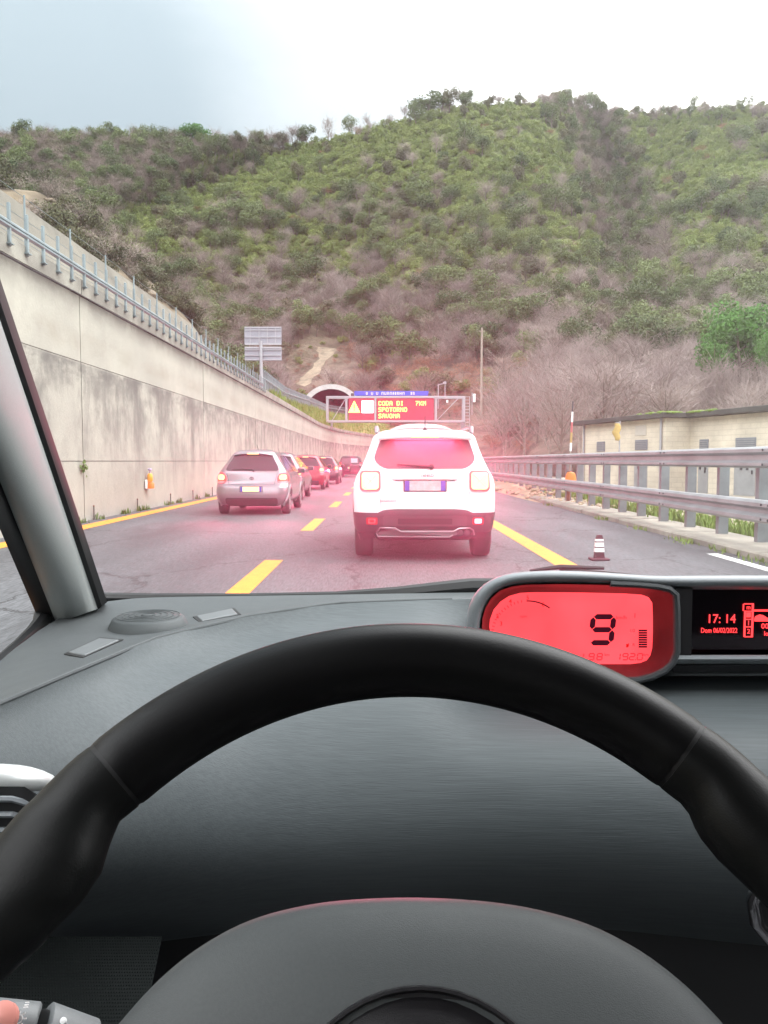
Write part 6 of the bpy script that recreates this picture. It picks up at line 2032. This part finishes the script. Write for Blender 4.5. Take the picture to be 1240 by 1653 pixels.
def rim_seg(a0, a1, name, m, n=60, taper=True, thick=.0165, grow=0.0):
    b = MB(); rings = []
    for i in range(n + 1):
        a = lerp(a0, a1, i / n)
        ri = max(.085, interp(inner_pts, a)); ro = RO + grow; c_ = (ro + ri - grow) / 2; hw = (ro - ri + grow) / 2
        e = 1.0
        if taper and (i == 0 or i == n): e = .98
        th = thick + grow + .004 * min(1, max(0, (hw - .018) / .02))
        ring = []
        for k in range(20):
            f = 2 * math.pi * k / 20
            cu, su = math.cos(f), math.sin(f)
            ex = .85 if hw > .02 else 1.0
            u_ = c_ + hw * e * math.copysign(abs(cu) ** ex, cu); h_ = th * e * math.copysign(abs(su) ** ex, su)
            # finger rest: a ridge near the rear inner edge of the grips
            ring.append(wxyz(u_ * math.sin(a), u_ * math.cos(a), h_))
        rings.append(ring)
    b.loft(rings)
    return b.build(name, m, sw, world=True, smooth=True, angle=60)


g_ = .005
rim_seg(aL + g_, aR - g_, 'rim', M['leather'], 80)
rim_seg(-2.25, aL - g_, 'grip', M['grip'], 50)
rim_seg(aR + g_, 2.25, 'grip', M['grip'], 50)
rim_seg(2.27, 2 * math.pi - 2.27, 'rim', M['leather'], 60) if False else None
b = MB(); b.tube([wxyz(.1705 * math.sin(a), .1705 * math.cos(a)) for a in np.linspace(2.2, 2 * math.pi - 2.2, 40)], .0165, 14); b.build('rim', M['leather'], sw, world=True, smooth=True)
for a in (aL, aR):
    b = MB(); b.tube([wxyz(.1705 * math.sin(a + d), .1705 * math.cos(a + d)) for d in (-.012, 0, .012)], .0158, 16); b.build('seam', M['seal'], sw, world=True, smooth=True)
# hub cover: outline read off the photograph, domed towards the driver
OFF = .012
op = [wpl(x, y, OFF) for x, y in ((186, 1653), (230, 1603), (275, 1560), (325, 1523), (385, 1490), (450, 1468), (530, 1453), (620, 1447), (700, 1447), (790, 1453), (870, 1466), (950, 1489), (1020, 1523), (1075, 1560), (1125, 1603), (1170, 1650))]
uc = sum(p[0] for p in op) / len(op); vtop = max(p[1] for p in op); vlow = min(p[1] for p in op)
def smooth_open(pts, n=4):
    out = []
    for i in range(len(pts) - 1):
        p0, p1, p2, p3 = pts[max(0, i - 1)], pts[i], pts[i + 1], pts[min(len(pts) - 1, i + 2)]
        for k in range(n):
            t = k / n
            out.append(tuple(.5 * (2 * b_ + (c_ - a_) * t + (2 * a_ - 5 * b_ + 4 * c_ - d_) * t * t + (3 * b_ - a_ - 3 * c_ + d_) * t ** 3) for a_, b_, c_, d_ in zip(p0, p1, p2, p3)))
    return out + [pts[-1]]


op = smooth_open(op)
loop = op + [(op[-1][0] * 1.0 + .004, vlow - .02), (.075, vlow - .075), (.05, vlow - .10), (-.03, vlow - .10), (-.055, vlow - .075), (op[0][0] - .004, vlow - .02)]
cc = (uc, vlow - .02)
rings = []
for s, h in ((1.0, -.03), (1.0, -.004), (.985, .002), (.955, .006), (.88, .010), (.75, .014), (.6, .017), (.4, .0195), (.2, .021), (.05, .0215)):
    rings.append([wxyz(cc[0] + (u - cc[0]) * s, cc[1] + (v - cc[1]) * s, OFF + h) for u, v in loop])
b = MB(); b.loft(rings); hubo = b.build('airbag_cover', M['hub'], sw, world=True, smooth=True, angle=60)
# round groove of the emblem field
eo = [wpl(x, y, OFF + .018) for x, y in ((530, 1650), (570, 1618), (620, 1598), (676, 1590), (735, 1597), (785, 1617), (830, 1650))]
ec = ((eo[0][0] + eo[-1][0]) / 2, eo[0][1]); er = (eo[-1][0] - eo[0][0]) / 2
eh = eo[3][1] - eo[0][1]; er_ = (er * er + eh * eh) / (2 * eh); ecv = eo[3][1] - er_
b = MB(); b.loft([[wxyz(ec[0] + er_ * s * math.sin(a), ecv + er_ * s * math.cos(a), OFF + .017 + h) for a in np.linspace(0, 2 * math.pi, 49)[:-1]] for s, h in ((1.0, 0.002), (.985, .0052), (.965, .0052), (.95, .001), (.90, .0035), (.5, .005), (.05, .005))], True, True)
b.build('emblem_field', M['recess'], sw, world=True, smooth=True, angle=50)
for s in (-1, 1):
    b = MB(); b.loft([[wxyz(s * r_, v, h) for v, h in ((.021, -.012), (.025, 0), (.021, .01), (-.03, .01), (-.034, 0), (-.03, -.012))] for r_ in (.06, .10, .14, .165)]); b.build('spoke', M['hub'], sw, world=True, smooth=True, angle=50)
b = MB(); b.lathe([(.05, -.20), (.055, -.03), (.05, -.02)], (0, 0, 0), 20, mat=Matrix((wu, wv, wn_)).transposed())
b.v = [tuple(Vector(p) + WC) for p in b.v]; b.build('column_shroud', M['recess'], sw, world=True, smooth=True)

# ---- stalks at the lower left
st = bpy.data.objects.new('light_stalk', None); COL.objects.link(st); st.parent = car; st.location = P(60, 1650, .36) - wloc(car)
axx = (P(150, 1662, .40) - P(-30, 1634, .34)).normalized()
def stalk_piece(px0, px1, y0, y1, r0, r1, name, m, Y0, Y1):
    a, c_ = P(px0, y0, Y0), P(px1, y1, Y1)
    b = MB(); b.tube([a, a.lerp(c_, .04), a.lerp(c_, .96), c_], [r0 * .9, r0, r1, r1 * .9], 20); return b.build(name, m, st, world=True, smooth=True, angle=50)
stk = interior_plastic('stalk_plastic', (.16, .17, .175), .45)
sr = stalk_piece(-40, 58, 1651, 1660, .0105, .0105, 'stalk_ring', stk, .345, .35)
stalk_piece(66, 150, 1668, 1684, .0128, .0100, 'stalk_body', stk, .352, .36)
stalk_piece(57, 67, 1660, 1668, .0085, .0085, 'stalk_neck', M['seal'], .35, .352)
pc = P(4, 1643, .332); b = MB(); b.lathe([(.0065, -.002), (.0065, .0015), (.004, .003), (0, .0035)], (0, 0, 0), 18, mat=Vector((0, -.75, .66)).to_track_quat('Z', 'Y').to_matrix()); b.v = [tuple(Vector(p) + pc) for p in b.v]
b.build('stalk_button', mat('salmon_button', (.62, .24, .20), .45), sr, world=True, smooth=True)
pc = P(30, 1646, .3345); b = MB(); E1 = Vector((.96, .1, .1)).normalized(); E2 = Vector((0, .62, .78))
b.tube([pc + E1 * .0016 * math.cos(a) + E2 * .0016 * math.sin(a) for a in np.linspace(0, 2 * math.pi, 13)], .0004, 5, cap=False)
for k in range(8):
    a = k * math.pi / 4; d = E1 * math.cos(a) + E2 * math.sin(a); b.tube([pc + d * .0023, pc + d * .0034], .0004, 4)
for k in range(3): b.tube([pc + E1 * (.001 + .0002 * k) + E2 * (.0044 + .0009 * k), pc + E1 * .0030 + E2 * (.0043 + .0009 * k)], .0003, 4)
b.build('light_symbol', M['sign_white'], sr, world=True)
pc = P(103, 1648, .345); b = MB(); b.lathe([(.0014, 0), (.0014, .0012), (0, .0015)], (0, 0, 0), 12, mat=Vector((0, -.7, .7)).to_track_quat('Z', 'Y').to_matrix()); b.v = [tuple(Vector(p) + pc) for p in b.v]
b.build('index_mark', M['sign_white'], st, world=True)

# ---- textured knee panel, chrome vents
def dots_mat():
    m = interior_plastic('ribbed_panel', (.060, .068, .068), .5, 0)
    n, l = m.node_tree.nodes, m.node_tree.links
    tc = n.new('ShaderNodeTexCoord'); mp = n.new('ShaderNodeMapping'); mp.inputs['Rotation'].default_value = (0, 0, R(45)); mp.inputs['Scale'].default_value = (190, 190, 190)
    l.new(tc.outputs['UV'], mp.inputs['Vector'])
    return m


kq = [P(20, 1512, .66), P(262, 1512, .70), P(222, 1700, .60), P(-70, 1700, .56)]
b = MB(); N1, N2 = 58, 34
kp = lambda a, c_: kq[0].lerp(kq[1], a).lerp(kq[3].lerp(kq[2], a), c_)
knrm = (kq[1] - kq[0]).cross(kq[3] - kq[0]).normalized()
if knrm.y > 0: knrm = -knrm
b.add([kq[0], kq[1], kq[2], kq[3]] + [p + knrm * -.01 for p in kq], [(0, 1, 2, 3), (7, 6, 5, 4), (0, 4, 5, 1), (1, 5, 6, 2), (2, 6, 7, 3), (3, 7, 4, 0)])
kpan = b.build('knee_panel', interior_plastic('knee_plastic', (.008, .010, .010), .6, spec=.08), car, world=True)
b = MB()
e1 = (kq[1] - kq[0]) / N1 * .36; e2 = (kq[3] - kq[0]) / N2 * .30
for i in range(N1):
    for j in range(N2):
        c_ = kp((i + .5 + .5 * (j % 2)) / (N1 + .5), (j + .5) / N2)
        b.add([c_ - e1, c_ - e2, c_ + e1, c_ + e2, c_ + knrm * .0012], [(0, 1, 4), (1, 2, 4), (2, 3, 4), (3, 0, 4)])
o = b.build('panel_studs', M['knee'], kpan, world=True); o['kind'] = 'stuff'
# left vent: chrome brow over black slats
M['brow'] = mat('satin_chrome', (.80, .83, .82), .35, .6)
va = P(-60, 1290, .565)
b = MB(); b.tube([P(x, y, Y) for x, y, Y in ((-150, 1262, .55), (-60, 1256, .558), (0, 1256, .568), (25, 1256.5, .574), (45, 1258, .58), (64, 1260, .588), (78, 1263, .595), (87, 1268, .602), (92, 1275, .61))], [.009, .010, .010, .0096, .009, .0075, .006, .0045, .003], 16)
vt = b.build('vent_brow', M['brow'], car, world=True, smooth=True)
b = MB(); b.loft([[P(x, y, Y) for x, y in ((-150, 1268), (40, 1270), (72, 1290), (60, 1330), (20, 1372), (-150, 1400))] for Y in (.545, .60)]); b.build('vent_opening', M['seal'], vt, world=True)
for k in range(3):
    b = MB(); b.tube([P(-150, 1288 + k * 27, .54), P(20, 1290 + k * 25, .541), P(56 - k * 12, 1300 + k * 22, .548)], .0022, 6); b.build('vent_slat', M['hood'], vt, world=True, smooth=True)
b = MB(); b.tube([P(x, y, .60) for x, y in ((1300, 1385), (1255, 1400), (1225, 1425), (1216, 1455), (1222, 1490), (1250, 1525), (1300, 1540))], .0055, 10)
cv = b.build('vent_ring', M['chrome'], car, world=True, smooth=True)
b = MB(); b.loft([[P(x, y, Y) for x, y in ((1300, 1395), (1250, 1410), (1226, 1440), (1226, 1480), (1250, 1515), (1300, 1530))] for Y in (.602, .65)]); b.build('vent_opening', M['seal'], cv, world=True)

b = MB(); b.bevbox((.37, 1.30, .60), (1.7, .06, .80), .01); b.build('bulkhead', M['black'], car, world=True)
for x in (-.50, 1.24):
    b = MB(); b.bevbox((x, .92, .62), (.06, .80, .72), .02); b.build('kick_panel', M['black'], car, world=True)
    b = MB(); b.bevbox((x * .97 + .011, -1.25, 1.30), (.06, 1.5, .68), .03); b.build('cabin_light_block', M['recess'], car, world=True)  # unseen opaque panels added where rear windows would be, to darken the cabin
# ---- shell of the car round the driver: roof, doors, floor, seats, far pillar
b = MB(); b.bevbox((.37, -.75, 1.655), (1.5, 2.42, .05), .02); b.build('roof', M['roof_lining'], car, world=True)
b = MB(); b.bevbox((.37, -.8, .28), (1.5, 3.6, .06), .02); b.build('floor', M['seat_cloth'], car, world=True)
for x in (-.46, 1.20):
    b = MB(); b.bevbox((x, -.55, .63), (.08, 2.3, .70), .03); b.build('door', M['recess'], car, world=True)
    b = MB(); b.tube([(x, -.95, .95), (x * .97 + .011, -.75, 1.64)], .05, 8); b.build('door_pillar', M['pillar'], car, world=True)
b = MB(); b.tube([(1.18, 1.05, 1.02), (1.12, .45, 1.63)], .045, 8); b.build('windscreen_pillar', M['pillar'], car, world=True)
b = MB(); b.bevbox((.37, -2.0, .9), (1.5, .08, 1.45), .03); b.build('rear_panel', M['seat_cloth'], car, world=True)  # unseen, windowless and raised to the roof to keep light out of the cabin
for x in (0, .74):
    b = MB(); b.bevbox((x, -.35, .50), (.52, .55, .2), .06); b.bevbox((x, -.72, .88), (.50, .16, .75), .06, mat=Matrix.Rotation(R(-14), 3, 'X')); b.bevbox((x, -.82, 1.36), (.28, .1, .2), .04)
    b.build('seat', M['seat_cloth'], car, world=True)
